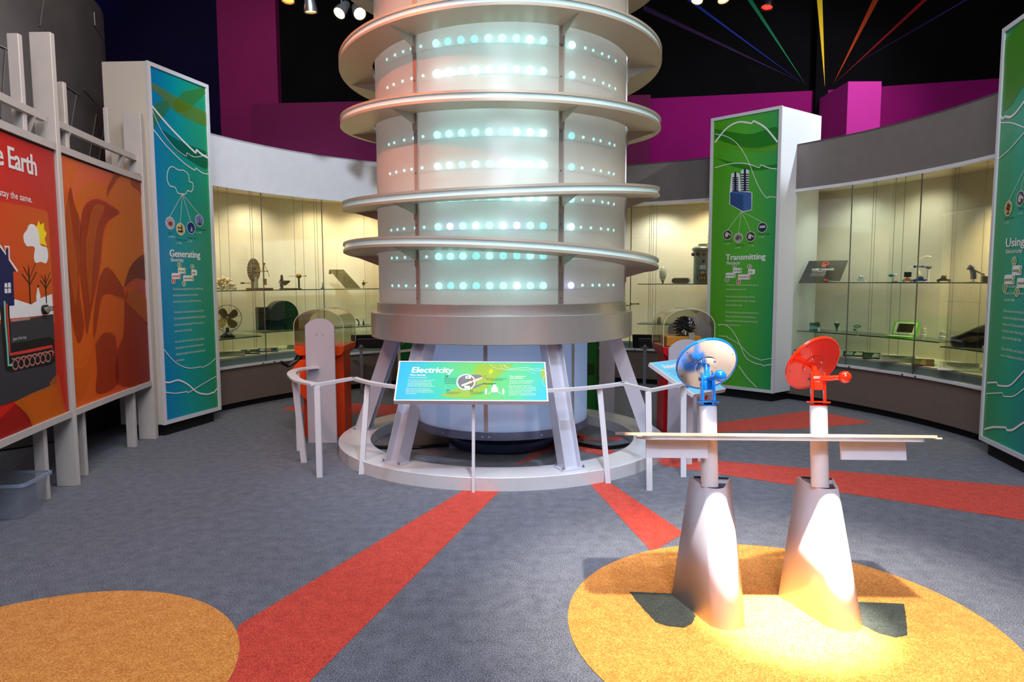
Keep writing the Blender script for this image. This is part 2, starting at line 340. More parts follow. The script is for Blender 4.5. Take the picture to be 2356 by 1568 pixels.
BW = [(-9.5, 12.3), (-4.49, 11.9), (2.24, 11.4), (5.07, 10.9), (7.3, 10.3), (11, 9.3)]   # back wall line
def wall_seg(i, z0, z1, off, name, m, x0=None, x1=None, th=.06):
    (ax, ay), (bx, by) = BW[i], BW[i+1]
    f = lambda x: ay+(by-ay)*(x-ax)/(bx-ax)
    xa = ax if x0 is None else x0; xb = bx if x1 is None else x1
    mb = MB(); mb.hexa([(xa, f(xa)-off-th, z0), (xb, f(xb)-off-th, z0), (xb, f(xb)-off, z0), (xa, f(xa)-off, z0)],
                       [(xa, f(xa)-off-th, z1), (xb, f(xb)-off-th, z1), (xb, f(xb)-off, z1), (xa, f(xa)-off, z1)])
    return mb, f
def rainbow_wall():
    m = MB()
    for i in range(5):
        (ax, ay), (bx, by) = BW[i], BW[i+1]
        m.hexa([(ax, ay, 0), (bx, by, 0), (bx, by+.2, 0), (ax, ay+.2, 0)], [(ax, ay, 6.6), (bx, by, 6.6), (bx, by+.2, 6.6), (ax, ay+.2, 6.6)])
    mats = [BLACKW]
    def hit(u, v, i):
        (ax, ay), (bx, by) = BW[i], BW[i+1]; d = ray(u, v); k = (by-ay)/(bx-ax)
        t = (ay-k*ax)/(d.y-k*d.x); return Vector((d.x*t, d.y*t-.012, EYE+d.z*t))
    for (tip, ea, eb, c, i) in [((1848, 192), (1440, -8), (1436, 4), (66, 30, 92), 2), ((1843, 190), (1562, -12), (1574, -12), (30, 66, 200), 2),
                             ((1852, 194), (1712, -10), (1724, -10), (20, 160, 100), 2),
                             ((1916, 194), (2012, -10), (2026, -10), (226, 84, 10), 3), ((1922, 190), (2130, -8), (2142, -8), (190, 10, 30), 3), ((1950, 158), (2232, -8), (2240, -8), (88, 30, 140), 3)]:
        mats.append(mat('ray_paint_%d' % len(mats), c, .7, emis=None, noise=.05)); m.k = len(mats)-1
        a, b, c2 = hit(*tip, i), hit(*ea, i), hit(*eb, i); m.add([a, b, c2], [(0, 1, 2)]); m.add([a, c2, b], [(0, 1, 2)])
    struct(m.build('wall_back', mats, smooth=0))
    # corner pier with the yellow ray
    p = MB(); x0, x1, y = on_y(1880, 100, 10.8).x, on_y(1909, 100, 10.8).x, 10.8
    p.box(x0, x1, y, y+.2, 3.6, 6.6); p.k = 1; d_ = Vector((0, .006, 0))
    a, b, c2 = on_y(1898, 198, y-.012), on_y(1879, -8, y-.012), on_y(1892, -8, y-.012); p.add([a, b, c2, a+d_, b+d_, c2+d_], [(0, 1, 2), (5, 4, 3), (0, 3, 4, 1), (1, 4, 5, 2), (2, 5, 3, 0)])
    struct(p.build('trim_1', [BLACKW, mat('ray_paint_yellow', (236, 208, 10), .7, noise=.03)], smooth=0))
rainbow_wall()
mb, f = wall_seg(2, 0, 4.42, .02, '', None); struct(mb.build('wall_magenta_right', MAG))
mb, f = wall_seg(3, 0, 4.42, .02, '', None); mb2, f = wall_seg(4, 0, 4.42, .02, '', None); mb.v += mb2.v; mb.f += [tuple(i+8 for i in q) for q in mb2.f]; mb.mi += mb2.mi
struct(mb.build('wall_magenta_corner', MAG))
mb, f = wall_seg(1, 0, 4.42, .25, '', None, on_y(583, 262, 11.6).x, 2.2); struct(mb.build('wall_plum', MAGD))
m = MB(); a, b = on_y(487, 0, 11.75).x, on_y(636, 0, 11.75).x; m.box(a, b, 11.68, 12.3, 0, 6.6); struct(m.build('wall_plum_pillar', mat('plum_pillar_paint', (120, 4, 78), .8, noise=.1, nscale=1.5)))
m = MB(); m.hexa([(-9, 9.6, 0), (-4.7, 11.75, 0), (-4.7, 11.9, 0), (-9, 9.8, 0)], [(-9, 9.6, 6.6), (-4.7, 11.75, 6.6), (-4.7, 11.9, 6.6), (-9, 9.8, 6.6)]); struct(m.build('wall_left', NAVY))
x0, x1 = on_y(1951, 205, 9.9).x, on_y(2028, 205, 9.9).x
m = MB(); m.box(x0, x1, 9.9, 10.9, 2.9, 1.5+(647-205)/FPX*9.9); struct(m.build('trim_2', mat('bright_magenta_paint', (190, 40, 150), .8, noise=.05, nscale=2)))
m = MB(); m.box(-9, 11, -1.5, 12.6, 6.6, 6.7); struct(m.build('ceiling', BLACKW))
m = MB(); m.box(8.2, 8.4, -1.5, 12.6, 0, 6.6); struct(m.build('wall_right', BLACKW))

# ================================================================ CENTRAL TOWER
CX, CY = -0.092, 6.27
def tower():
    T = thing('lighted_tower', 'tall frosted white cylinder tower with tilted rings and rows of glowing dots on splayed beams', 'tower', (CX, CY, 0))
    P = lambda a, r, z: Vector((r*math.sin(R(a)), -r*math.cos(R(a)), z))      # angle 0 faces the camera, + to the right
    # base ring
    m = MB(); n = 96; pr = [(1.20, 0), (1.48, 0), (1.48, .096), (1.476, .1), (1.204, .1), (1.20, .096)]
    rg = [[(r*math.sin(2*PI*i/n), -r*math.cos(2*PI*i/n), z) for i in range(n)] for r, z in pr+[pr[0]]]
    m.loft(rg, cap=False); b = m.build('base_ring', mat('ring_paint', (216, 213, 214), .3, .0, coat=.2, noise=.03, nscale=12), T, 30)
    for a in (-66, -6, 26, 60): m = MB(); q = P(a, 1.479, 0); q2 = P(a+.9, 1.479, 0); m.add([q, q2, q2+Vector((0, 0, .098)), q+Vector((0, 0, .098))], [(0, 1, 2, 3)]); m.build('joint_plate', mat('joint_grey', (150, 146, 158), .4, noise=.02), b)
    # beams
    BM = mat('beam_paint', (206, 206, 218), .3, .15, coat=.25, noise=.02, nscale=8)
    for k in range(6):
        a = -97+60*k; m = MB()
        er = P(a, 1, 0); et = P(a+90, 1, 0); lo = er*1.335+Vector((0, 0, .112)); hi = er*1.0+Vector((0, 0, 1.04))
        def pr(x0, x1, y0, y1):   # x tangential, y radial
            rg = []
            for c in (lo, hi): rg.append([c+et*x+er*y for x, y in ((x0, y0), (x1, y0), (x1, y1), (x0, y1))])
            m.hexa(rg[0], rg[1])
        pr(-.068, -.060, -.065, .065); pr(.060, .068, -.065, .065); pr(-.062, .062, -.005, .005)
        leg = m.build('leg', BM, T)
        m = MB(); M = Matrix.Translation(er*1.335+Vector((0, 0, .1))) @ Matrix.Rotation(R(a), 4, 'Z')
        m.box(-.10, .10, -.085, .085, 0, .012, M); fp = m.build('foot_plate', BM, leg)
        for sx in (-.085, .085):
            for sy in (-.06, .06): m = MB(M); m.cyl((sx, sy, .012), (sx, sy, .024), .008, n=6); m.cyl((sx, sy, .024), (sx, sy, .03), .005, n=8); m.build('bolt', STEEL, leg)
    # collar
    m = MB(); m.lathe([(.80, 1.02), (1.17, 1.02), (1.175, 1.025), (1.175, 1.234), (1.17, 1.238), (1.12, 1.238)], 128); m.build('collar_band', ALU, T, 30)
    m = MB(); m.lathe([(1.12, 1.238), (1.12, 1.318), (1.117, 1.322), (1.075, 1.322)], 128); c2 = m.build('upper_collar_band', ALU, T, 30)
    # lower drum
    SH2 = frosted_mat('lower_frosted_acrylic', (196, 210, 228), .1, .3, .12)
    m = MB(); rg = [[(.78*math.sin(2*PI*i/96), -.78*math.cos(2*PI*i/96), z) for i in range(96)] for z in (.27, 1.03)]
    m.loft(rg, cap=False); m.build('lower_drum', SH2, T, 60)
    m = MB(); m.lathe([(.76, .205), (.788, .205), (.788, .272), (.776, .272)], 96); lb = m.build('lower_drum_band', mat('band_blue_grey', (120, 126, 150), .35, .6, noise=.03), T, 30)
    for a in (-64, -38, -11, -7, 25, 60): m = MB(); q = P(a, .788, .235); m.cyl(q, q*1.0+P(a, .004, 0), .006, n=8); m.build('rivet', CHROME, lb)
    for a in (-9, 51, 111, 171, 231, 291): m = MB(); M = Matrix.Rotation(R(a), 4, 'Z'); m.box(-.016, .016, -.788, -.778, .27, 1.02, M); m.build('lower_mullion', ALU, T)
    m = MB(); m.lathe([(.44, .02), (.485, .022), (.50, .05), (.49, .10), (.55, .16), (.60, .2), (.3, .204)], 64); m.build('turntable_foot', mat('foot_blue_steel', (86, 98, 130), .3, .7, noise=.05), T)
    # upper drum shell
    SH = frosted_mat('frosted_acrylic', (216, 209, 203), .5, .3, .04)
    m = MB(); rg = [[(1.10*math.sin(2*PI*i/144), -1.10*math.cos(2*PI*i/144), z) for i in range(144)] for z in (1.322, 3.0, 4.9)]
    m.loft(rg, cap=False); m.build('upper_drum', SH, T, 60)
    for k in range(6):
        a = -35.2+60*k; m = MB(); M = Matrix.Rotation(R(a), 4, 'Z'); m.box(-.02, .02, -1.112, -1.101, 1.322, 4.9, M); m.box(.0205, .0235, -1.116, -1.101, 1.322, 4.9, M)
        mu = m.build('mullion', ALU, T)
        for z in (1.37, 1.64, 1.93, 2.33, 2.62, 3.02, 3.24): m = MB(M); m.cyl((-.004, -1.112, z), (-.004, -1.117, z), .006, n=8); m.build('screw', STEEL, mu)
    # LED rows
    rows = [3.51, 3.285, 3.064, 2.839, 2.611, 2.376, 2.132, 1.919, 1.691, 1.465]
    cols = [((150, 246, 246), 3), ((190, 252, 255), 5), ((130, 230, 230), 1.6), ((190, 196, 255), 3)]
    for k, z in enumerate(rows):
        m = MB(); m.tube([P(a, 1.0, z-.03) for a in range(-60, 64, 4)], .003, 6); row = m.build('led_rail', mat('led_wire', (190, 200, 200), .5), T)
        for i in range(10):
            a = -27+5.7*i if i < 9 else 32
            c, s_ = random.choices(cols, (4, 3, 3, .6))[0]; nm = 'led_%d_%d' % (c[0]+c[2], s_*10)
            m = MB(); m.ball(P(a, 1.03, z), .028, 6); m.build('led', mat(nm, (220, 255, 255), .4, emis=c, es=s_), row)
        m = MB()
        for a in list(range(-58, -30, 6))+list(range(38, 66, 6)): m.ball(P(a+random.uniform(-1, 1), 1.035, z), .012, 6)
        o = m.build('led', mat('led_dim', (220, 255, 255), .4, emis=(170, 250, 245), es=2), row); o['kind'] = 'stuff'
    # tilted rings
    EDGE = mat('ring_edge_acrylic', (206, 232, 234), .18, emis=(190, 240, 245), es=.12, noise=.03, nscale=6)
    PL = mat('ring_plate_aluminium', (186, 174, 156), .42, .3, noise=.03, nscale=10)
    for (a0, bx, cy) in [(4.10, .0, -.03), (3.355, .024, .05), (2.856, -.008, -.050), (2.22, .042, -.062), (1.705, -.052, .045)]:
        zz = lambda x, y: a0+bx*x-cy*y
        def ann(r0, r1, d0, d1, n=120):
            m = MB(); rg = []
            for r, d in ((r0, d0), (r1, d0), (r1, d1), (r0, d1), (r0, d0)):
                rg.append([(r*math.sin(2*PI*i/n), -r*math.cos(2*PI*i/n), zz(r*math.sin(2*PI*i/n), -r*math.cos(2*PI*i/n))+d) for i in range(n)])
            m.loft(rg, cap=False); return m
        ring = ann(1.125, 1.40, .018, .036).build('ring', PL, T, 30)
        ann(1.125, 1.40, -.040, -.020).build('ring_underplate', PL, ring, 30)
        ann(1.14, 1.388, -.020, .018).build('glowing_edge', EDGE, ring, 30)
        for k in range(6):
            a = -35.2+60*k; q = P(a, 1, 0); z1 = zz(1.12*q.x, 1.12*q.y)-.04; z2 = zz(1.36*q.x, 1.36*q.y)-.04
            m = MB(); t = P(a+90, .004, 0)
            tri = [q*1.112+Vector((0, 0, z1)), q*1.37+Vector((0, 0, z2)), q*1.112+Vector((0, 0, z1-.085))]
            m.add([p-t for p in tri]+[p+t for p in tri], [(0, 1, 2), (5, 4, 3), (0, 3, 4, 1), (1, 4, 5, 2), (2, 5, 3, 0)])
            M = Matrix.Rotation(R(a), 4, 'Z'); m.box(-.022, .022, -1.122, -1.112, z1-.125, z1, M)
            m.build('bracket', ALUP, ring)
    # glowing liners added to brighten both drums, and the top cap
    m = MB(); m.lathe([(.02, 4.9), (1.12, 4.9), (1.12, 4.96), (.02, 4.96)], 64); m.build('top_cap', ALU, T)
    LN = mat('self_lit_liner', (232, 230, 226), .8, emis=(244, 238, 230), es=.16, noise=.02)
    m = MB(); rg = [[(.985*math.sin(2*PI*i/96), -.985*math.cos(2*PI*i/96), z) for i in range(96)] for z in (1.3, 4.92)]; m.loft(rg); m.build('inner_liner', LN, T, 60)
    LB = mat('self_lit_blue_liner', (206, 214, 228), .8, emis=(176, 204, 240), es=.85, noise=.02)
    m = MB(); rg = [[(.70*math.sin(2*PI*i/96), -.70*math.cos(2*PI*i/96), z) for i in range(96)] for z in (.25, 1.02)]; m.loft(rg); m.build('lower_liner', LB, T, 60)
    return T
tower()
# things on the floor inside the ring
m = MB(); p = on_z(1045, 1030); m.box(p.x-.045, p.x+.045, p.y-.03, p.y+.03, .0, .045); m.tube([(p.x+.045, p.y, .02), (p.x+.06, p.y+.02, .04), (p.x+.06, p.y+.1, .12)], .005)
tag(m.build('floor_socket', mat('socket_grey_blue', (150, 158, 196), .5, noise=.03), bevel=.004), 'small grey power socket box on the carpet under the tower', 'socket')
m = MB(); pts = smooth_pts([(-1.25, 6.05, .02), (-.9, 6.03, .018), (-.55, 6.12, .018), (-.1, 6.02, .018), (.45, 6.2, .02), (.8, 6.0, .02), (1.06, 6.1, .02)]); m.tube(pts, .016)
tag(m.build('power_cable', BLACKG), 'thick black cable lying on the carpet inside the base ring', 'cable')

# ================================================================ GUARD RAIL with the Electricity panel
def guard_rail():
    T = thing('guard_rail', 'white guard rail on slim posts looping round the foot of the tower', 'railing', (0, 0, 0))
    zr = .715; arcp = [(CX+1.385*math.sin(R(a)), CY-1.385*math.cos(R(a))) for a in range(-61, 46, 4)]
    path = [(-1.80, 6.29), (-1.90, 6.20), (-1.93, 6.05), (-1.90, 5.85), (-1.82, 5.65), (-1.70, 5.42), (-1.52, 5.23)]
    loop = smooth_pts(path, 6)
    def flat(pts, w, z0, z1):
        m = MB(); rg = []
        for i, p in enumerate(pts):
            a = Vector(pts[max(i-1, 0)]); b = Vector(pts[min(i+1, len(pts)-1)]); d = (b-a).normalized(); n = Vector((-d.y, d.x))*w/2; p = Vector(p)
            rg.append([(p.x-n.x, p.y-n.y, z0), (p.x+n.x, p.y+n.y, z0), (p.x+n.x, p.y+n.y, z1), (p.x-n.x, p.y-n.y, z1)])
        m.loft(rg); return m
    flat(loop, .075, zr-.012, zr+.004).build('curved_rail', WHITE, T, 30)
    flat([loop[-1]]+[arcp[0]], .05, zr-.02, zr+.002).build('rail', WHITE, T)
    for b0, b1 in ((-61, -31), (14, 45)): flat([(CX+1.385*math.sin(R(b0+(b1-b0)*i/8)), CY-1.385*math.cos(R(b0+(b1-b0)*i/8))) for i in range(9)], .05, zr-.02, zr+.002).build('rail', WHITE, T, 30)
    flat([arcp[-1], (1.015, 4.93), (1.30, 5.22)], .05, zr-.02, zr+.002).build('rail', WHITE, T)
    flat([(1.30, 5.22), (1.42, 5.36), (1.55, 5.62), (1.6, 5.9)], .05, zr-.02, zr+.002).build('rail', WHITE, T)
    for (bx, by, tx, ty, w) in [(-1.736, 5.6, -1.80, 5.62, .048), (-1.484, 5.165, -1.50, 5.22, .044), (-1.182, 5.25, -1.15, 5.40, .040), (-.279, 4.772, -.279, 4.90, .022), (.712, 4.985, .66, 5.12, .040), (.984, 4.81, .99, 4.93, .042), (1.312, 5.147, 1.33, 5.27, .042), (1.565, 5.6, 1.55, 5.62, .042), (-1.90, 6.0, -1.90, 6.0, .04)]:
        m = MB(); h = w/2; zt = zr-.02
        m.hexa([(bx-h, by-.012, 0), (bx+h, by-.012, 0), (bx+h, by+.012, 0), (bx-h, by+.012, 0)], [(tx-h, ty-.012, zt), (tx+h, ty-.012, zt), (tx+h, ty+.012, zt), (tx-h, ty+.012, zt)])
        m.build('post', WHITE, T)
    return T
guard_rail()

def txt_part(items, M, name, m, parent):
    mb = MB(M)
    for it in items: add_text(mb, *it[0], **it[1])
    return mb.build(name, m, parent, 0)
def electricity_sign():
    T = thing('electricity_sign', 'long tilted blue and green Electricity panel on the rail before the tower', 'sign', (-.29, 4.9, .66))
    BL = Vector((-.827, 4.76, .668)); BR = Vector((.252, 4.80, .652)); TL = Vector((-.782, 5.06, .905))
    W_ = (BR-BL).length; ex = (BR-BL).normalized(); up = TL-BL; ey = (up-ex*up.dot(ex)); H_ = ey.length
    M = Matrix.Translation(-Vector(T.location)) @ frame(BL, ex, ey)
    Mw = frame(BL, ex, ey)
    m = MB(M); m.box(-.006, W_+.006, -.006, H_+.006, -.034, -.002); m.box(-.006, W_+.006, -.006, .004, -.002, .003); m.box(-.006, W_+.006, H_-.004, H_+.006, -.002, .003); m.box(-.006, .004, .004, H_-.004, -.002, .003); m.box(W_-.004, W_+.006, .004, H_-.004, -.002, .003)
    m.build('frame', WHITE, T)
    m = MB(M); m.poly([(.004, .004), (W_-.004, .004), (W_-.004, H_-.004), (.004, H_-.004)], 0)
    pan = m.build('printed_panel', grad_mat('electric_print', [(0, (44, 170, 206)), (.3, (60, 190, 150)), (.55, (104, 190, 90)), (.8, (84, 196, 134)), (1, (52, 186, 196))]), T, 0)
    B = lambda u, v: on_board(Mw, u, v)
    m = MB(M); m.poly([B(1101, 838), B(1182, 838), B(1150, 862), B(1116, 896), B(1080, 915), B(1040, 915), B(1012, 910), B(1060, 888), B(1085, 862)], .001); m.poly([B(1249, 843), B(1257, 850), B(1256, 880), B(1247, 872), B(1242, 860)], .001)
    m.build('yellow_green_swirl', film_mat('swirl_lime', (176, 200, 50), .6), pan, 0)
    m = MB(M)
    for pts, w in (([(1158, 838), (1166, 845), (1180, 848), (1200, 846), (1216, 846), (1232, 853), (1250, 852), (1258, 859)], .003), ([(1128, 838), (1140, 846), (1170, 850), (1212, 850), (1240, 848), (1256, 856)], .002), ([(1150, 838), (1158, 848), (1180, 852), (1210, 852), (1232, 860)], .0015), ([(1258, 858), (1249, 872), (1250, 884), (1258, 890)], .0015)):
        m.ribbon(smooth_pts([B(*p) for p in pts]), w, .0015)
    m.build('white_line_artwork', WHITEINK, pan, 0)
    big = H_*.2
    txt_part([(('Electricity', *B(947, 857), .082), dict(bold=.035, width=.30, shear=.12, z=.002)),
              (('What is electricity?', *B(943, 864), .021), dict(bold=.02, width=.115, z=.002)),
              (('Electricity is flowing electrons.', *B(941, 869), .014), dict(width=.135, z=.002)),
              (('Electrons must be released by the atoms\nin a material in order to flow. Some\nmaterials (conductors) give up their\nelectrons easily. Electricity flows well\nthrough metal, which is a good conductor.', *B(939, 875), .0135), dict(width=.20, z=.002, line=1.12)),
              (('Other materials (insulators) do not\nrelease their electrons easily. Electricity\ndoes not flow well through glass, which is\na good insulator.', *B(934, 895), .0135), dict(width=.20, z=.002, line=1.12)),
              (('How do generators\nmake electricity?', *B(1173, 867), .019), dict(bold=.02, width=.115, z=.002, line=.95)),
              (('Generators convert the mechanical\nenergy from a rotating turbine into\nflowing electrons, or electricity.', *B(1172, 876), .0135), dict(width=.175, z=.002, line=1.08)),
              (('Many things can turn a generator\'s\nturbine! It could be water rushing from\na dam or around a water wheel (hydro\npower), steam rising from boiling water\n(geothermal power or fossil fuel\ncombustion), or strong winds spinning\nthe blades of a windmill (wind power).', *B(1170, 888), .0135), dict(width=.20, z=.002, line=1.1))], M, 'lettering', WHITEINK, pan)
    txt_part([(('Every generator has a\nspinning magnet or\ncoil, turned here by\na turbine wheel.', *B(1023, 871), .014), dict(z=.002, line=1.15)), (('The electrons flow\nround the coil.', *B(1026, 903), .014), dict(z=.002)), (('The turning shaft\nmoves the wire.', *B(1082, 903), .014), dict(z=.002)), (('The moving electrons\nmake electricity.', *B(1127, 872), .014), dict(z=.002)), (('Generator', *B(1112, 884), .022), dict(bold=.02, z=.002))], M, 'small_lettering', BLACKINK, pan)
    m = MB(M)
    for (u, v), s_ in (((1028, 865), '1'), ((1031, 897), '2'), ((1085, 898), '3'), ((1122, 871), '4')):
        x, y = B(u, v); m.box(x-.009, x+.009, y-.007, y+.007, .0005, .0012)
    m.build('number_tile', BLACKINK, pan)
    txt_part([((s_, B(u, v)[0], B(u, v)[1]-.005, .016), dict(align='c', bold=.03, z=.0025)) for (u, v), s_ in (((1028, 865), '1'), ((1031, 897), '2'), ((1085, 898), '3'), ((1122, 871), '4'))], M, 'tile_numeral', WHITEINK, pan)
    # generator picture
    cx, cy = B(1072, 879)
    m = MB(M); m.poly([(cx-.02, cy+.075), (cx+.10, cy+.075), (cx+.12, cy+.06), (cx+.055, cy+.03), (cx+.01, cy+.06)], .0012); m.disc(cx+.01, cy+.002, .066, .0010, 32, .07); m.poly([(cx+.02, cy-.055), (cx+.12, cy-.008), (cx+.135, cy-.014), (cx+.06, cy-.06)], .0012)
    m.build('generator_picture', mat('print_grey', (104, 110, 122), .5, noise=.04), pan, 0)
    m = MB(M); ring = [(cx+.068*math.cos(t*PI/24)*.95, cy+.002+.074*math.sin(t*PI/24)) for t in range(49)]; m.ribbon(ring, .011, .0016); m.box(cx-.005, cx+.035, cy+.035, cy+.062, .0014, .0018); m.box(cx-.01, cx+.03, cy-.062, cy-.035, .0014, .0018); m.ribbon([(cx-.03, cy-.035), (cx+.005, cy-.015), (cx+.07, cy+.02), (cx+.12, cy+.045)], .018, .0017)
    m.build('generator_picture', mat('print_light_grey', (206, 212, 214), .5, noise=.03), pan, 0)
    m = MB(M); m.ribbon([(cx-.03, cy-.005), (cx-.03, cy+.035)], .005, .002); m.ribbon([(cx+.045, cy-.03), (cx+.045, cy+.03)], .005, .002); m.disc(cx+.014, cy+.048, .006, .002); m.ribbon([(cx+.05, cy+.02), (cx+.15, cy+.07), (cx+.145, cy+.045), (cx+.09, cy+.03)], .003, .002)
    m.build('red_coil_picture', mat('print_red', (214, 52, 44), .5, noise=.03), pan, 0)
    x, y = B(1128, 856); m = MB(M); m.poly([(x+.002, y+.028), (x+.018, y+.028), (x+.012, y+.010), (x+.026, y+.012), (x-.008, y-.03), (x, y-.006), (x-.014, y-.006)], .002)
    m.build('lightning_picture', mat('print_yellow', (250, 224, 20), .5, noise=.02), pan, 0)
    x, y = B(1138, 897); m = MB(M)
    m.poly([(x-.022, y-.022), (x+.022, y-.022), (x+.024, y+.018), (x+.012, y+.034), (x+.01, y+.055), (x-.01, y+.055), (x-.012, y+.034), (x-.024, y+.018)], .002); m.ribbon([(x-.02, y-.01), (x-.045, y-.04)], .004, .002); m.ribbon([(x+.02, y-.01), (x+.045, y-.04)], .004, .002)
    for dx in (-.062, .062): m.disc(x+dx, y+.008, .006, .002); m.poly([(x+dx-.008, y), (x+dx+.008, y), (x+dx+.005, y-.042), (x+dx-.005, y-.042)], .002)
    m.build('tower_silhouette', WHITEINK, pan, 0)
electricity_sign()

# ================================================================ PYLON SIGNS
def circle_pts(x, y, r, n=24, ry=None): return [(x+r*math.cos(2*PI*i/n), y+(ry or r)*math.sin(2*PI*i/n)) for i in range(n)]
def rrect(x0, y0, x1, y1, r=.01):
    out = []
    for cx, cy, a in ((x1-r, y1-r, 0), (x0+r, y1-r, 90), (x0+r, y0+r, 180), (x1-r, y0+r, 270)):
        out += [(cx+r*math.cos(R(a+k*22.5)), cy+r*math.sin(R(a+k*22.5))) for k in range(5)]
    return out
def pylon(label, BLp, BRp, depth_vec, z0, z1, bg, fm, sidem):
    BLp = Vector((*BLp, z0)); BRp = Vector((*BRp, z0)); T = thing('sign_pylon', label, 'sign', ((BLp.x+BRp.x)/2, (BLp.y+BRp.y)/2, 0))
    off = Matrix.Translation(-Vector(T.location)); Mw = frame(BLp, BRp-BLp, (0, 0, 1)); M = off @ Mw; W_ = (BRp-BLp).length; H_ = z1-z0
    dv = Vector((*depth_vec, 0)); m = MB(off)
    q = [BLp, BRp, BRp+dv, BLp+dv]; m.hexa(q, [p+Vector((0, 0, H_)) for p in q]); m.build('body', sidem, T)
    m = MB(off); qq = [p+Vector((0, 0, -z0)) for p in q]; c = sum(qq, Vector())/4; qq = [c+(p-c)*.86 for p in qq]; m.hexa(qq, [p+Vector((0, 0, z0)) for p in qq]); m.build('plinth', BLACK, T)
    m = MB(M); fw = .034
    m.box(-.004, W_+.004, -.004, fw, 0, .022); m.box(-.004, W_+.004, H_-fw, H_+.004, 0, .022); m.box(-.004, fw, fw, H_-fw, 0, .022); m.box(W_-fw, W_+.004, fw, H_-fw, 0, .022); m.build('frame', fm, T)
    m = MB(M); m.poly([(fw, fw), (W_-fw, fw), (W_-fw, H_-fw), (fw, H_-fw)], .008); pan = m.build('printed_panel', bg, T, 0)
    return T, pan, M, (lambda u, v: on_board(Mw, u, v)), W_, H_
Z = .012
def lines(M, B, pan, sets, name='white_line_artwork', m=None):
    mb = MB(M)
    for k, (pts, w) in enumerate(sets):
        P = [B(*p) if isinstance(p[0], (int, float)) and p[0] > 5 else p for p in pts]; mb.ribbon(P, w, Z+.0004*k)
    return mb.build(name, m or WHITEINK, pan, 0)
def sm(pts, B): return smooth_pts([B(*p) for p in pts], 6)
def flow_chart(M, B, pan, x0, y0, k, active):      # the four numbered steps, x0,y0 top left of the first box, k metres of width
    bx = [(0, -.10, .30, -.24, 'generation'), (.21, .03, .48, -.11, 'storage'), (.37, -.15, .74, -.29, 'transmission'), (.66, -.01, .86, -.15, 'usage')]
    m = MB(M); ms = MB(M); mr = MB(M); mg = MB(M)
    for i, (a, b, c, d, s) in enumerate(bx): m.poly(rrect(x0+a*k, y0+d*k, x0+c*k, y0+b*k, .03*k), Z+.0003*i)
    dots = [(.04, -.29), (.26, .09), (.39, -.35), (.70, .06)]
    for x, y in dots: m.poly(circle_pts(x0+x*k, y0+y*k, .068*k), Z+.002)
    m.build('step_box', WHITEINK, pan, 0)
    for i, (x, y) in enumerate(dots): (mr if i == active else mg).poly(circle_pts(x0+x*k, y0+y*k, .055*k), Z+.0026)
    for i, (a, b, c, d, s) in enumerate(bx[:3]):
        xx, yy = x0+(c-.03)*k, y0+(b+d)/2*k; (mr if i == active else mg).ribbon([(xx-.02*k, yy+.05*k), (xx+.02*k, yy), (xx-.02*k, yy-.05*k)], .025*k, Z+.002)
    for i, (a, b, c, d, s) in enumerate(bx): add_text(mr if i == active else mg, s, x0+(a+.02)*k, y0+(b+d)/2*k-.02*k, .07*k, z=Z+.0022, bold=.02, width=(c-a-.08)*k)
    mr.build('step_marker', mat('print_orange_red', (214, 70, 24), .5, noise=.02), pan, 0); mg.build('step_marker', mat('print_olive', (120, 150, 30), .5, noise=.02), pan, 0)
    for i, (x, y) in enumerate(dots): add_text(ms, '1234'[i], x0+x*k, y0+y*k-.035*k, .1*k, z=Z+.003, bold=.03, align='c')
    ms.build('step_numeral', WHITEINK, pan, 0)
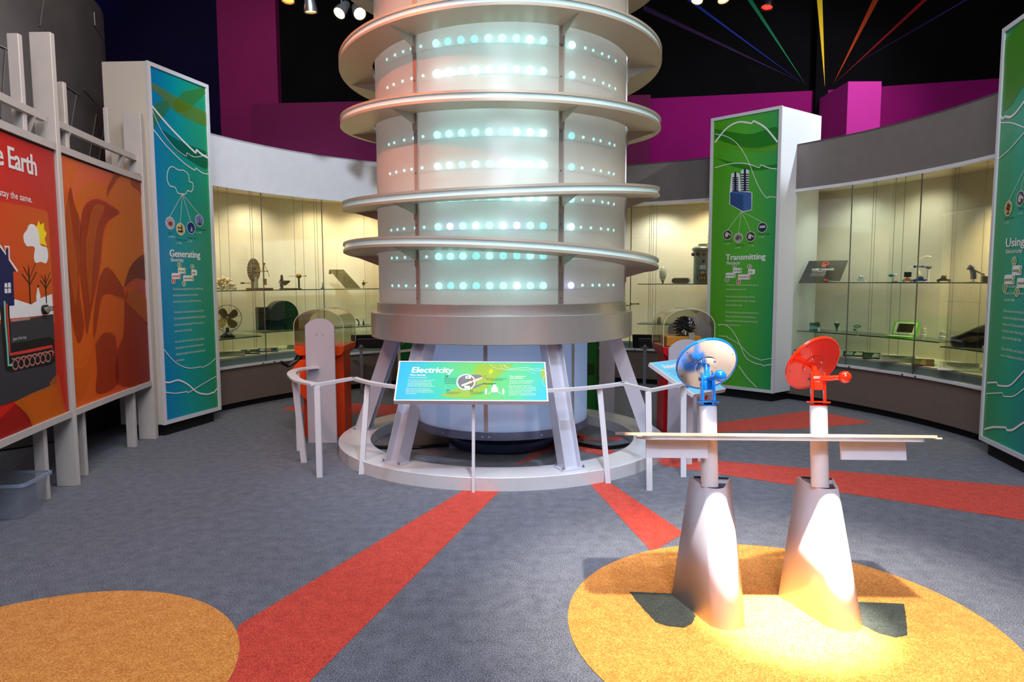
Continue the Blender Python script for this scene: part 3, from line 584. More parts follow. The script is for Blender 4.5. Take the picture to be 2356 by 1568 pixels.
def photo_discs(M, B, pan, top, cs, r):
    mb = MB(M); x, y = B(*top)
    for i, c in enumerate(cs): mb.poly(circle_pts(*B(*c[0]), r), Z+.001)
    for c in cs: mb.ribbon([(x, y), (B(*c[0])[0], B(*c[0])[1]+r)], .005, Z+.0006)
    mb.build('photo_rim', CREAMINK, pan, 0)
    for i, c in enumerate(cs):
        px, py = B(*c[0]); mb = MB(M); mb.poly(circle_pts(px, py, r*.9), Z+.0014); d = mb.build('round_photo', mat('photo_%s' % c[1], c[2], .4, noise=.25, nscale=30), pan, 0)
        mb = MB(M)
        if c[1] == 'amber': mb.poly([(px-r*.5, py-r*.1), (px-r*.1, py+r*.3), (px+r*.5, py+r*.15), (px+r*.4, py-r*.35), (px-r*.2, py-r*.45)], Z+.0018); k = (150, 60, 20)
        elif c[1] == 'turbine': mb.ribbon([(px, py-r*.7), (px, py+r*.5)], r*.1, Z+.0018); mb.ribbon([(px-r*.4, py-r*.6), (px+r*.5, py-r*.6)], r*.3, Z+.0018); k = (60, 50, 70)
        elif c[1] == 'battery': mb.box(px-r*.6, px+r*.5, py-r*.5, py-r*.2, Z+.0015, Z+.0018); mb.box(px-r*.6, px+r*.3, py+r*.1, py+r*.3, Z+.0015, Z+.0018); mb.ribbon([(px+r*.2, py-r*.5), (px+r*.3, py+r*.7)], r*.2, Z+.0018); k = (40, 50, 70)
        elif c[1] == 'spray': mb.poly([(px-r*.2, py-r*.6), (px+r*.4, py-r*.5), (px+r*.1, py+r*.3)], Z+.0018); k = (170, 190, 220)
        elif c[1] == 'meter': mb.box(px-r*.6, px+r*.6, py-r*.1, py+r*.35, Z+.0015, Z+.0018); k = (190, 192, 200)
        elif c[1] == 'fanold':
            for a in (20, 110, 200, 290): mb.disc(px+r*.3*math.cos(R(a)), py+r*.15+r*.3*math.sin(R(a)), r*.24, Z+.0018, 12)
            mb.box(px-r*.35, px+r*.35, py-r*.75, py-r*.55, Z+.0015, Z+.0018); mb.ribbon([(px, py-r*.6), (px, py)], r*.12, Z+.0018); k = (60, 36, 24)
        else: mb.box(px-r*.5, px+r*.1, py-r*.4, py+r*.3, Z+.0015, Z+.0018); mb.ribbon([(px-r*.3, py+r*.5), (px+r*.7, py-r*.1)], r*.25, Z+.0018); k = (210, 206, 196) if c[2][0] < 120 else (90, 84, 76)
        mb.build('photo_subject', mat('photo_subject_%d_%d' % (k[0], k[1]), k, .5, noise=.2), d, 0)
def labels(M, B, pan, its):
    mb = MB(M); mw = MB(M)
    for (u, v), a, b in its: x, y = B(u, v); add_text(mb, a, x, y, .022, z=Z+.001, bold=.01, width=.024*len(a)*.5); add_text(mw, b, x, y-.035, .022, z=Z+.001)
    mb.build('small_lettering', BLACKINK, pan, 0); mw.build('date_lettering', WHITEINK, pan, 0)

def body_text(M, pan, x, y, paras, w, size, gap):
    mb = MB(M)
    for p in paras:
        for ln in p: add_text(mb, ln, x, y, size, z=Z+.001, width=w*min(1, len(ln)/max(len(q) for pp in paras for q in pp))); y -= gap
        y -= gap*.7
    mb.build('body_lettering', CREAMINK, pan, 0)

# Generating
GEN = grad_mat('generating_print', [(0, (0, 128, 186)), (.45, (0, 154, 156)), (1, (34, 150, 92))])
T, pan, M, B, W_, H_ = pylon('tall blue to green Generating Electricity pylon beside the orange exhibit wall', (-3.395, 6.56), (-3.185, 7.36), (-.42, .02), .12, 3.545, GEN, WHITE, CREAM)
SWG = film_mat('swirl_green', (70, 140, 20), .5); SWD = film_mat('swirl_dark_green', (0, 90, 40), .45)
m = MB(M); m.poly(sm([(343, 200), (370, 225), (410, 262), (474, 290), (474, 262), (430, 238), (390, 215), (350, 190)], B), Z-.001); m.build('green_swirl', film_mat('swirl_olive', (110, 140, 10), .55), pan, 0)
m = MB(M); m.poly(sm([(395, 240), (420, 212), (450, 205), (472, 200), (473, 212), (450, 235), (430, 255), (405, 258)], B), Z-.002); m.poly(sm([(347, 300), (350, 250), (368, 232), (390, 240), (375, 268), (356, 290), (350, 325)], B), Z-.002); m.build('green_swirl', SWG, pan, 0)
m = MB(M); m.poly(sm([(368, 295), (400, 318), (440, 336), (474, 352), (474, 388), (440, 372), (410, 352), (385, 325)], B), Z-.0015); m.build('green_swirl', SWD, pan, 0)
cl = smooth_pts([B(u, v) for u, v in [(418, 446), (407, 444), (400, 431), (388, 427), (382, 412), (384, 392), (393, 383), (408, 391), (420, 392), (431, 402), (433, 417), (441, 421), (441, 435), (436, 441), (430, 438), (424, 446), (418, 446)]], 5)
lines(M, B, pan, [(sm([(345, 241), (380, 283), (420, 325), (448, 352)], B)+sm([(450, 344), (461, 354), (476, 363)], B), .020), (sm([(345, 245), (368, 298), (400, 340), (426, 360)], B)+sm([(428, 351), (446, 361), (474, 356)], B), .006), (sm([(347, 293), (380, 335), (420, 374), (446, 392)], B)+sm([(448, 386), (462, 397), (477, 401)], B), .010), (cl, .009),
    (sm([(372, 800), (400, 832), (430, 846), (461, 843)], B)+sm([(463, 845), (480, 836), (494, 823)], B), .008), (sm([(375, 878), (388, 879), (408, 874), (430, 884), (452, 902), (475, 906), (487, 902)], B)+sm([(489, 903), (497, 893)], B), .016), (sm([(376, 901), (400, 904), (428, 900)], B)+sm([(430, 903), (455, 888), (495, 865)], B), .009)])
photo_discs(M, B, pan, (417, 446), [((389, 513), 'amber', (176, 160, 186)), ((413, 527), 'battery', (206, 186, 120)), ((437, 524), 'spray', (16, 40, 120)), ((456, 507), 'turbine', (120, 130, 190))], .062)
labels(M, B, pan, [((384, 537), 'Amber', 'ca. 600 BC'), ((403, 552), 'Voltaic pile', 'ca. 1800'), ((429, 548), 'Tesla coil', 'ca. 1891'), ((449, 528), 'Wind turbine', 'ca. 1980')])
mb = MB(M); x, y = B(388, 590); add_text(mb, 'Generating', x, y, .10, z=Z+.001, bold=.035, width=B(458, 590)[0]-x); mb.build('title_lettering', WHITEINK, pan, 0)
mb = MB(M); x, y = B(391, 601); add_text(mb, 'Electricity', x, y, .05, z=Z+.001, bold=.015, width=B(420, 602)[0]-x); mb.build('title_lettering', WHITEINK, pan, 0)
x, y = B(392, 618); flow_chart(M, B, pan, x, y, (B(451, 630)[0]-x)/.86, 0)
body_text(M, pan, *B(395, 667), [['The devices in this case generate electricity in many different ways.', 'Each separates electrons away from their atoms. When the', 'electrons are given a place to go, they flow. They become live.'], ['The first device ever used to generate electricity was invented over', '1,000 years before the pylon Ben Franklin flew his kite. It is believed', 'it was used to shock and entertain kings. When rubbed together, they', 'created a spark of static electricity.'], ['Later, devices could make electricity for use in plants, homes and', 'businesses. Engineers worked to make electricity magnets move the', 'coils, generators enough electricity for everyone across the country', 'on a waiting basis.']], B(468, 700)[0]-B(396, 700)[0], .034, .062)

# Transmitting
TRN = grad_mat('transmitting_print', [(0, (76, 160, 16)), (.5, (84, 176, 50)), (1, (40, 150, 84))])
T, pan, M, B, W_, H_ = pylon('tall green Transmitting Electricity pylon with white side standing between the display cases', (2.568, 8.97), (3.216, 8.32), (.69, .51), .12, 3.555, TRN, WHITE, mat('pylon_side_white', (224, 226, 230), .45, noise=.02))
m = MB(M); m.poly(sm([(1645, 296), (1680, 303), (1730, 308), (1788, 292), (1788, 330), (1740, 342), (1690, 334), (1645, 318)], B), Z-.001); m.poly(sm([(1645, 362), (1690, 374), (1740, 382), (1788, 378), (1788, 384), (1740, 392), (1690, 384)], B), Z-.001); m.build('green_swirl', film_mat('swirl_deep', (20, 130, 20), .5), pan, 0)
m = MB(M); m.poly(sm([(1645, 322), (1690, 334), (1740, 340), (1788, 332), (1788, 345), (1740, 350), (1690, 342), (1650, 330)], B), Z-.0006); m.build('green_swirl', film_mat('swirl_yellow', (120, 190, 30), .4), pan, 0)
lines(M, B, pan, [(sm([(1646, 328), (1672, 296), (1700, 281), (1730, 284)], B)+sm([(1735, 278), (1762, 294), (1790, 327)], B), .020), (sm([(1646, 308), (1675, 315), (1700, 334), (1722, 370), (1742, 420), (1758, 448), (1768, 456)], B)+sm([(1770, 452), (1787, 454)], B), .008), (sm([(1646, 386), (1680, 377), (1715, 376), (1748, 386)], B)+sm([(1752, 379), (1770, 386), (1788, 389)], B), .010),
    (sm([(1653, 747), (1670, 747), (1686, 760), (1702, 788), (1716, 820), (1736, 834), (1754, 838)], B)+sm([(1756, 841), (1778, 837)], B), .009), (sm([(1654, 772), (1674, 773)], B)+sm([(1675, 776), (1700, 790), (1726, 816), (1750, 827)], B)+sm([(1752, 828), (1778, 823)], B), .007), (sm([(1700, 840), (1720, 868), (1742, 890)], B), .010)])
# the blue device with two ribbed insulators
m = MB(M); m.poly([B(*p) for p in [(1680, 440), (1684, 399), (1694, 396), (1703, 400), (1706, 441), (1706, 392), (1715, 388), (1724, 392), (1724, 440), (1732, 443), (1731, 483), (1711, 488), (1679, 470)]], Z+.0002); m.build('picture_outline', WHITEINK, pan, 0)
m = MB(M); m.poly([B(*p) for p in [(1681, 443), (1711, 448), (1711, 486), (1681, 470)]], Z+.001); m.build('device_picture', mat('print_blue', (40, 74, 130), .5, noise=.06), pan, 0)
m = MB(M); m.poly([B(*p) for p in [(1711, 448), (1730, 443), (1730, 482), (1711, 486)]], Z+.001); m.poly([B(*p) for p in [(1681, 443), (1690, 439), (1730, 443), (1711, 448)]], Z+.001); m.build('device_picture', mat('print_mid_blue', (62, 104, 160), .5, noise=.06), pan, 0)
m = MB(M)
for cx, y0, y1, w in ((1693, 408, 440, 14), (1715, 400, 440, 18)):
    for i in range(8):
        yy = y0+(y1-y0)*i/7.5; a = B(cx-w/2, yy+1); b = B(cx+w/2, yy+1); m.ribbon([a, b], .014, Z+.0012+.0001*i)
    m.ribbon([B(cx, y0-9), B(cx, y1)], .03, Z+.0014); m.disc(*B(cx, y0-10), .014, Z+.0016, 10)
m.build('insulator_picture', mat('print_navy', (24, 34, 66), .5, noise=.1), pan, 0)
photo_discs(M, B, pan, (1707, 486), [((1675, 540), 'relay', (60, 56, 54)), ((1700, 547), 'substation', (170, 160, 156)), ((1728, 544), 'tower', (60, 44, 60)), ((1755, 523), 'meter', (40, 44, 60))], .062)
labels(M, B, pan, [((1668, 556), 'Insulator', 'ca. 1890'), ((1692, 565), 'Transformer', 'ca. 1920'), ((1723, 560), 'Pylons', 'ca. 1960'), ((1747, 540), 'Power supply', 'ca. 2001')])
mb = MB(M); x, y = B(1671, 598); add_text(mb, 'Transmitting', x, y, .105, z=Z+.001, bold=.035, width=B(1762, 597)[0]-x); mb.build('title_lettering', WHITEINK, pan, 0)
mb = MB(M); x, y = B(1673, 608); add_text(mb, 'Electricity', x, y, .053, z=Z+.001, bold=.015, width=B(1704, 607)[0]-x); mb.build('title_lettering', WHITEINK, pan, 0)
x, y = B(1671, 619); flow_chart(M, B, pan, x, y, (B(1738, 630)[0]-x)/.86, 2)
body_text(M, pan, *B(1672, 657), [['Power lines help transfer electricity from the place where it is', 'produced to the places where it is used.'], ['Power lines are made of non-insulated copper or aluminium.', 'Copper and aluminium are both good conductors, meaning that', 'they carry electricity very well.'], ['One of the most challenging aspects of transmitting electricity is', 'making sure enough electricity is around when people need it.', 'If the demand for electricity exceeds the supply running through', 'the lines, blackouts can occur.']], B(1748, 680)[0]-B(1672, 680)[0], .034, .054)

# Using
USE = grad_mat('using_print', [(0, (10, 140, 140)), (.5, (14, 162, 126)), (1, (50, 146, 76))])
T, pan, M, B, W_, H_ = pylon('green Using Electricity pylon cut off by the right edge of the view', (4.085, 5.86), (3.93, 5.10), (.45, -.06), .12, 3.56, USE, WHITE, CREAM)
m = MB(M); m.poly(sm([(2314, 95), (2335, 70), (2370, 40), (2420, 60), (2400, 150), (2356, 200), (2330, 240), (2312, 256)], B), Z-.001); m.build('green_swirl', film_mat('swirl_leaf', (80, 150, 30), .75), pan, 0)
lines(M, B, pan, [(sm([(2306, 266), (2311, 272), (2316, 268), (2330, 268), (2348, 250), (2372, 215)], B), .020), (sm([(2306, 282), (2330, 282), (2356, 291), (2390, 305)], B), .010), (sm([(2302, 364), (2325, 345), (2356, 310), (2380, 280)], B), .009),
   (sm([(2275, 880), (2298, 879)], B)+sm([(2299, 886), (2325, 887), (2345, 870), (2380, 830)], B), .014), (sm([(2273, 905), (2311, 903)], B)+sm([(2312, 911), (2335, 911), (2356, 897), (2400, 860)], B), .009), (sm([(2269, 987), (2290, 982), (2319, 983)], B)+sm([(2321, 989), (2335, 988), (2356, 974), (2400, 950)], B), .018)])
photo_discs(M, B, pan, (2366, 380), [((2324, 479), 'fanold', (206, 160, 90)), ((2352, 456), 'screen', (70, 76, 86)), ((2384, 466), 'lampx', (100, 80, 60))], .062)
labels(M, B, pan, [((2315, 505), 'Electric fan', 'ca. 1920'), ((2346, 483), 'Television', 'ca. 1950')])
mb = MB(M); x, y = B(2318, 568); add_text(mb, 'Using', x, y, .10, z=Z+.001, bold=.035, width=.29); mb.build('title_lettering', WHITEINK, pan, 0)
mb = MB(M); x, y = B(2319, 583); add_text(mb, 'Electricity', x, y, .046, z=Z+.001, bold=.015, width=.25); mb.build('title_lettering', WHITEINK, pan, 0)
x, y = B(2316, 616); flow_chart(M, B, pan, x, y, .55, 3)
body_text(M, pan, *B(2316, 661), [['Electricity comes in handy: we can do thousands of things', 'because we use it. Most common electrical needs are met by', 'the power outlets.'], ['When we turn on interesting and extremely helpful', 'inventions such as lights and computers, each one', 'draws current. The more powerful the device, the more', 'electricity it draws. Other things need help too,', 'using hot wire from light bulbs.'], ['Today, electricity is used in almost every part of our', 'homes, and businesses run off of the electric grid.']], .55, .034, .054)

# the green pylon half hidden behind the tower
STO = grad_mat('storing_print', [(0, (4, 92, 20)), (1, (8, 110, 30))])
T, pan, M, B, W_, H_ = pylon('green pylon with pale frame half hidden behind the tower beams', (-1.63, 9.72), (-.88, 9.92), (.02, .4), .13, 3.5, STO, CREAM, CREAM)
lines(M, B, pan, [([(915, 808), (952, 804)], .035), ([(925, 792), (936, 780)], .008)])

# ================================================================ CURVED DISPLAY CASES
C0 = (.258, 5.996); RT = [(-75, 4.02), (-64, 4.03), (-54, 4.10), (-45, 4.17), (-30, 4.25), (0, 4.3), (20, 4.2), (36, 4.17), (56, 4.09), (88, 4.05), (110, 4.05)]
def RF(a):
    for (a0, r0), (a1, r1) in zip(RT, RT[1:]):
        if a <= a1: return r0+(r1-r0)*(a-a0)/(a1-a0)
    return RT[-1][1]
def Q(a, r, z=0): q = RF(a)+r; return Vector((C0[0]+q*math.sin(R(a)), C0[1]+q*math.cos(R(a)), z))
def at_case(u, roff):          # (x, y) where the bearing of picture column u meets the case line
    k = (u-1178)/FPX; lo, hi = 2.0, 14.0
    for _ in range(50):
        t = (lo+hi)/2; x, y = k*t, t; a = math.degrees(math.atan2(x-C0[0], y-C0[1])); r = math.hypot(x-C0[0], y-C0[1])
        if r > RF(a)+roff and y > C0[1]-1.5: hi = t
        else: lo = t
    return Vector((k*t, t, 0)), a, t/FPX
def case(label, a0, a1, headm, joints, cables, shelves, lamps, endcol=CASEW, ends=(0, 1)):
    T = thing('display_case', label, 'display case', tuple(Q((a0+a1)/2, 0)))
    off = Matrix.Translation(-Vector(T.location)); D = .72
    def slab(name, r0, r1, z0, z1, m, par=T, b0=None, b1=None, bev=0): mb = MB(off); mb.arc(C0, a0 if b0 is None else b0, a1 if b1 is None else b1, r0, r1, z0, z1, rf=RF); return mb.build(name, m, par, 40)
    slab('base', 0, .05, .08, .50, GREYP); slab('kickboard', .07, .12, 0, .08, BLACK)
    slab('sill', -.035, .06, .495, .52, WHITE)
    slab('deck_fascia', .03, .05, .52, .595, mat('fascia_blue_grey', (150, 166, 170), .4, noise=.03)); slab('deck', .03, D, .595, .615, CASEW)
    slab('back_panel', D, D+.04, 0, 2.66, CASEW); slab('case_ceiling', .03, D, 2.63, 2.66, CASEW)
    slab('header', -.01, .05, 2.60, 3.15, headm); slab('header_trim', -.018, .02, 2.575, 2.61, WHITE); slab('case_top', -.01, D+.04, 3.13, 3.15, headm)
    for a in [(a0, a1)[i] for i in ends]:
        mb = MB(off); p, q = Q(a, .04), Q(a, D); n = Vector((q.y-p.y, -(q.x-p.x), 0)).normalized()*.012
        mb.hexa([p-n, q-n, q+n, p+n], [v+Vector((0, 0, 2.64)) for v in (p-n, q-n, q+n, p+n)]); mb.build('end_panel', endcol, T)
    js = [a0]+joints+[a1]
    for j0, j1 in zip(js, js[1:]):
        mb = MB(off); mb.arc(C0, j0+.08, j1-.08, .006, .014, .52, 2.60, rf=RF); mb.build('glass_pane', GLASS, T, 40)
    for a in joints:
        mb = MB(off); mb.tube([Q(a, .010, .52), Q(a, .010, 2.6)], .0065, 6); mb.build('glass_joint', DARKM, T)
        for s in (-1.2, 1.2): mb = MB(off); p = Q(a+s, -.036, .507); q = Q(a+s, -.045, .507); mb.cyl(p, q, .011, n=10); mb.build('lock', STEEL, T)
    for b0, b1, z, d0, d1 in shelves:
        mb = MB(off); mb.arc(C0, b0, b1, d0, d1, z-.010, z-.0005, rf=RF); sh = mb.build('glass_shelf', SHELFG, T, 40)
        mb = MB(off); mb.arc(C0, b0, b1, d0-.003, d0, z-.011, z, rf=RF); mb.build('shelf_edge', SHELFE, sh, 40)
    for u in cables:
        for roff in (.22,):
            p, a, k = at_case(u, roff); mb = MB(off); mb.tube([(p.x, p.y, .61), (p.x, p.y, 2.64)], .0025, 5)
            mb.cyl((p.x, p.y, 2.60), (p.x, p.y, 2.632), .008, n=8); mb.build('shelf_cable', STEEL, T)
    for a, pw, col, ang in lamps:
        light('SPOT', 'case_lamp', tuple(Q(a, .30, 2.61)), tuple(Q(a, .62, 1.2)), pw, col, .05, ang, .8)
    return T
WARM = (1, .79, .49); NEU = (1, .97, .86)
case('left curved glass display case under the bluish white header', -67.5, -26.5, WHITEH, [-53.5, -41.2], [512, 533, 583, 588, 683, 703, 729, 735, 842, 874],
     [(-67, -27, 1.40, .12, .60), (-67, -53.3, .83, .12, .60), (-53.0, -27, .87, .12, .58)], [(-62, 44, WARM, 135), (-50, 44, (1, .86, .62), 135), (-38, 44, WARM, 135), (-30, 45, WARM, 135)])
case('curved glass display case in the middle, seen between the tower and the green pylon', -8, 38.5, GREYH, [4, 20.3], [1492, 1496, 1501, 1508],
     [(-7, 19.8, 1.14, .12, .5), (21.4, 38, 1.455, .12, .55), (21.4, 38, .875, .12, .55)], [(24, 48, NEU, 135), (33, 52, WARM, 135), (8, 44, WARM, 135)])
case('right curved glass display case under the brown grey header', 46.5, 89.5, GREYH, [62.2, 74.4], [1829, 1999, 2005, 2049, 2070, 2182, 2190, 2253, 2280],
     [(48, 89, 1.475, .12, .60), (48, 62.9, .87, .12, .60), (63.2, 77.2, .87, .12, .56), (77.4, 89, .83, .12, .60)], [(58, 20, (.90, 1, .86), 135), (68, 24, (.98, 1, .80), 135), (80, 170, (1, .78, .42), 95), (86, 40, WARM, 120)], ends=(1,))

# ---------------------------------------------------------------- things in the cases
def item(name, label, cat, u, z, roff=.3, group=None, face=True):
    p, a, k = at_case(u, roff); T = thing(name, label, cat, (p.x, p.y, z), 0, group)
    T.rotation_euler = (0, 0, -math.atan2(p.x, p.y)); return T, k     # local x = picture right, y away, z up; k = metres per photo pixel
WOOD = mat('dark_wood', (92, 44, 20), .5, noise=.3, nscale=30); BRASS = mat('old_brass', (150, 116, 52), .35, .8, noise=.2)
ZL, ZR, ZM = 1.40, 1.475, 1.455
# left case, upper shelf
T, k = item('cotton_fleece', 'pale fluffy raw cotton heap at the left end of the upper shelf', 'cotton', 519, ZL)
COT = mat('raw_cotton', (240, 220, 182), .95, noise=.15, nscale=20, bump=.6, bscale=60)
m = MB(); rnd = random.Random(3)
for i in range(200):
    x = rnd.uniform(-1, 1); h = (1-abs(x)**1.8)*.15; m.ball((x*.13, rnd.uniform(-.06, .06), .02+rnd.random()*h), rnd.uniform(.012, .022), 5)
m.build('fibre_tufts', COT, T)
T, k = item('hand_cranked_wheel_machine', 'antique hand-cranked machine with an upright striped wheel on a wooden base', 'machine', 598, ZL)
m = MB(); m.box(-.155, .17, -.05, .05, 0, .022); m.build('base', WOOD, T, bevel=.003)
m = MB(); m.box(-.09, -.06, -.012, .012, .022, .22); m.build('standard', WOOD, T); m = MB(); m.cyl((-.03, 0, .02), (-.03, 0, .16), .022); m.build('glass_jar', mat('jar_glass', (150, 156, 136), .15, spec=.8), T)
Wm = Matrix.Translation((-.055, .0, .245)) @ Matrix.Diagonal((.52, 1, 1, 1)) @ Matrix.Rotation(PI/2, 4, 'X')
m = MB(Wm); m.lathe([(.001, -.008), (.152, -.008), (.152, .008), (.001, .008)], 40); wh = m.build('striped_wheel', mat('wheel_tan', (170, 140, 96), .5, noise=.1), T)
m = MB(Wm)
for i in range(24):
    a = 2*PI*i/24; c, s_ = math.cos(a), math.sin(a); n = (-s_*.008, c*.008); m.poly([(c*.05+n[0]*.4, s_*.05+n[1]*.4), (c*.05-n[0]*.4, s_*.05-n[1]*.4), (c*.145-n[0], s_*.145-n[1]), (c*.145+n[0], s_*.145+n[1])], .011)
m.disc(0, 0, .05, .0115); m.build('wheel_stripe', mat('wheel_dark', (36, 26, 18), .5, noise=.1), wh, 0)
m = MB(); m.tube([(-.21, -.03, .085), (-.09, -.03, .085)], .004); m.tube([(-.215, -.03, .085), (-.17, -.03, .085)], .011); m.build('crank_handle', WOOD, T)
m = MB(); m.tube([(-.05, -.02, .235), (.10, -.02, .235)], .006); m.tube([(.06, 0, .02), (.07, 0, .34)], .004); m.tube([(.07, 0, .34), (.045, 0, .25)], .003); m.tube([(.07, 0, .34), (.13, 0, .17)], .003); m.ball((.075, 0, .33), .013, 8); m.ball((.11, -.02, .235), .01, 8); m.box(.05, .095, -.012, .012, .06, .14); m.build('collector_arm', BRASS, T)
T, k = item('friction_generator', 'small wooden friction generator with a boat-shaped cup beside the brass ball', 'generator', 655, ZL)
m = MB(); m.box(-.055, .22, -.035, .035, 0, .016); m.build('base', WOOD, T, bevel=.003)
m = MB(Matrix.Rotation(PI/2, 4, 'X')); m.prism([(-.04, .016), (-.005, .016), (-.005, .055), (.02, .05), (.075, .09), (.085, .115), (-.002, .115), (-.006, .18), (-.02, .195), (-.036, .185), (-.042, .1), (-.05, .05)], -.025, .025); m.build('carved_cup', mat('olive_wood', (78, 58, 26), .5, noise=.2), T)
m = MB(); m.tube([(-.04, 0, .13), (-.055, 0, .09), (-.065, 0, .08)], .005); m.build('crank_handle', BLACKG, T)
T, k = item('brass_ball_conductor', 'brass ball with a thin horizontal rod on a dark stem', 'conductor', 690, ZL+.016)
m = MB(); m.cyl((0, 0, 0), (0, 0, .13), .011); m.build('stem', BLACKG, T); m = MB(); m.ball((0, 0, .16), .035, 12); m.build('ball', BRASS, T)
m = MB(); m.tube([(-.125, 0, .157), (.09, 0, .16)], .003); m.ball((.09, 0, .16), .011, 8); m.build('rod', BRASS, T)
T, k = item('desk_clamp_model', 'tiny black model with a white knob beside the folded solar sheet', 'model', 744, ZL)
m = MB(); m.lathe([(.028, 0), (.024, .015), (.008, .022), (.003, .09)], 12); m.build('stand', BLACKG, T); m = MB(); m.ball((.005, 0, .1), .011, 6); m.build('knob', WHITEINK, T)
T, k = item('folding_solar_sheet', 'folded brown gridded solar sheet leaning down on the upper shelf', 'solar panel', 790, ZL)
fr = lambda: frame((.03, -.04, .002), (1, 0, 0), (-.60, .35, .86))
m = MB(); A = [Vector((.04, -.05, .004)), Vector((.245, -.05, .004))]; Bq = [Vector((-.18, .10, .265)), Vector((.02, .10, .265))]; t = Vector((0, .006, .004))
m.hexa([A[0], A[1], A[1]+t, A[0]+t], [Bq[0], Bq[1], Bq[1]+t, Bq[0]+t]); m.hexa([Bq[0], Bq[0]+Vector((.04, 0, -.004)), Bq[0]+Vector((.04, .01, -.004)), Bq[0]+t], [p+Vector((-.008, .02, -.06)) for p in (Bq[0], Bq[0]+Vector((.04, 0, 0)), Bq[0]+Vector((.04, .01, 0)), Bq[0]+t)])
sh = m.build('sheet', mat('solar_brown', (66, 58, 30), .3, noise=.2), T, 0)
m = MB()
def lerp(a, b, t): return a+(b-a)*t
for i in range(15): s_ = i/14; m.tube([lerp(A[0], A[1], s_)+Vector((0, -.002, .002)), lerp(Bq[0], Bq[1], s_)+Vector((0, -.002, .002))], .0015, 4)
for j in range(7): s_ = j/6; m.tube([lerp(A[0], Bq[0], s_)+Vector((0, -.003, .003)), lerp(A[1], Bq[1], s_)+Vector((0, -.003, .003))], .003, 4)
m.build('grid_lines', mat('solar_line', (140, 124, 66), .4, noise=.1), sh, 0)
T, k = item('small_lamp_model', 'little bronze figure lamp near the tower on the upper shelf', 'model', 838, ZL)
m = MB(); m.tube([(0, 0, 0), (0, 0, .05)], .004); m.ball((0, 0, .07), .022, 7, (1, 1, 1.3)); m.tube([(-.02, 0, .08), (.05, 0, .085)], .005); m.ball((0, 0, .11), .008, 6); m.build('figure', mat('bronze', (54, 38, 20), .4, .6, noise=.2), T)
# left case, lower shelf
T, k = item('antique_fan', 'antique electric fan with four brass blades inside a wire cage', 'fan', 522, .83, .28)
m = MB(); m.lathe([(.085, 0), (.085, .02), (.05, .045), (.02, .07), (.018, .12)], 20); m.build('base', BLACKG, T)
FM = Matrix.Translation((.005, -.05, .235)) @ Matrix.Rotation(R(14), 4, 'Z') @ Matrix.Rotation(PI/2, 4, 'X')
m = MB(FM); m.cyl((0, 0, -.02), (0, 0, -.12), .05); m.build('motor', BLACKG, T)
for i in range(4):
    m = MB(FM @ Matrix.Rotation(R(38+90*i), 4, 'Z')); pts = [(.02, -.02), (.06, -.045), (.11, -.05), (.14, -.02), (.14, .02), (.12, .045), (.07, .04), (.02, .02)]
    m.add([(x, y, .012+y*.35) for x, y in pts]+[(x, y, .015+y*.35) for x, y in pts], [tuple(range(7, -1, -1)), tuple(range(8, 16))]+[(i2, (i2+1) % 8, 8+(i2+1) % 8, 8+i2) for i2 in range(8)]); m.build('blade', BRASS, T)
m = MB(FM); m.lathe([(.001, .04), (.024, .03), (.026, 0), (.001, -.01)], 16); m.build('hub', BRASS, T)
m = MB(FM)
for r, zz in ((.16, 0), (.16, .03), (.05, .06)): m.tube([(r*math.cos(2*PI*i/32), r*math.sin(2*PI*i/32), zz) for i in range(33)], .0022, 5)
for i in range(10): a = 2*PI*i/10; m.tube(smooth_pts([(.05*math.cos(a), .05*math.sin(a), .06), (.11*math.cos(a+.25), .11*math.sin(a+.25), .058), (.16*math.cos(a+.15), .16*math.sin(a+.15), .03)], 5), .0018, 5)
m.build('cage', BLACKG, T)
T, k = item('generator_housing', 'large black and dark green round-topped generator housing on the lower shelf', 'generator', 642, .875, .30)
PM = Matrix.Rotation(R(20), 4, 'Z') @ Matrix.Rotation(PI/2, 4, 'X')
arc_ = [(.19*math.cos(R(a)), .19+.19*math.sin(R(a))) for a in range(0, 181, 10)]
m = MB(Matrix.Translation((.03, 0, 0)) @ PM); m.prism([(.19, 0)]+arc_+[(-.19, 0)], -.09, .10); m.build('housing', mat('housing_black', (16, 22, 20), .35, noise=.2), T)
m = MB(Matrix.Translation((.03, 0, 0)) @ PM); a2 = [(x*.97, y*.97+.004) for x, y in [(.19, 0)]+arc_+[(-.19, 0)]]; m.prism(a2, .10, .106); m.build('end_plate', mat('bottle_green', (10, 40, 30), .35, noise=.1), T)
m = MB(Matrix.Translation((.03, 0, 0)) @ PM)
for a in range(0, 181, 22): m.cyl((.172*math.cos(R(a)), .19+.172*math.sin(R(a)), .106), (.172*math.cos(R(a)), .19+.172*math.sin(R(a)), .112), .005, n=8)
m.build('rivets', CHROME, T); m = MB(Matrix.Translation((-.17, -.02, 0)) @ PM); m.box(-.10, .1, 0, .30, -.08, .04); m.build('side_box', BLACKG, T, bevel=.01)
T, k = item('dark_vial', 'thin dark vial standing on the lower shelf near the tower', 'vial', 836, .875, .25)
m = MB(); m.lathe([(.012, 0), (.012, .05), (.005, .06), (.005, .085)], 12); m.build('glass_body', BLACKG, T); m = MB(); m.box(-.03, .04, -.01, .02, 0, .006); m.build('holder', STEEL, T)
T, k = item('black_buckle', 'small black curved clip on the lower shelf beside the vial', 'clip', 822, .875, .25)
m = MB(); m.tube(smooth_pts([(-.02, 0, .09), (.0, 0, .08), (.02, 0, .05), (.015, 0, 0)], 5), .009, 6); m.build('clip', BLACKG, T)

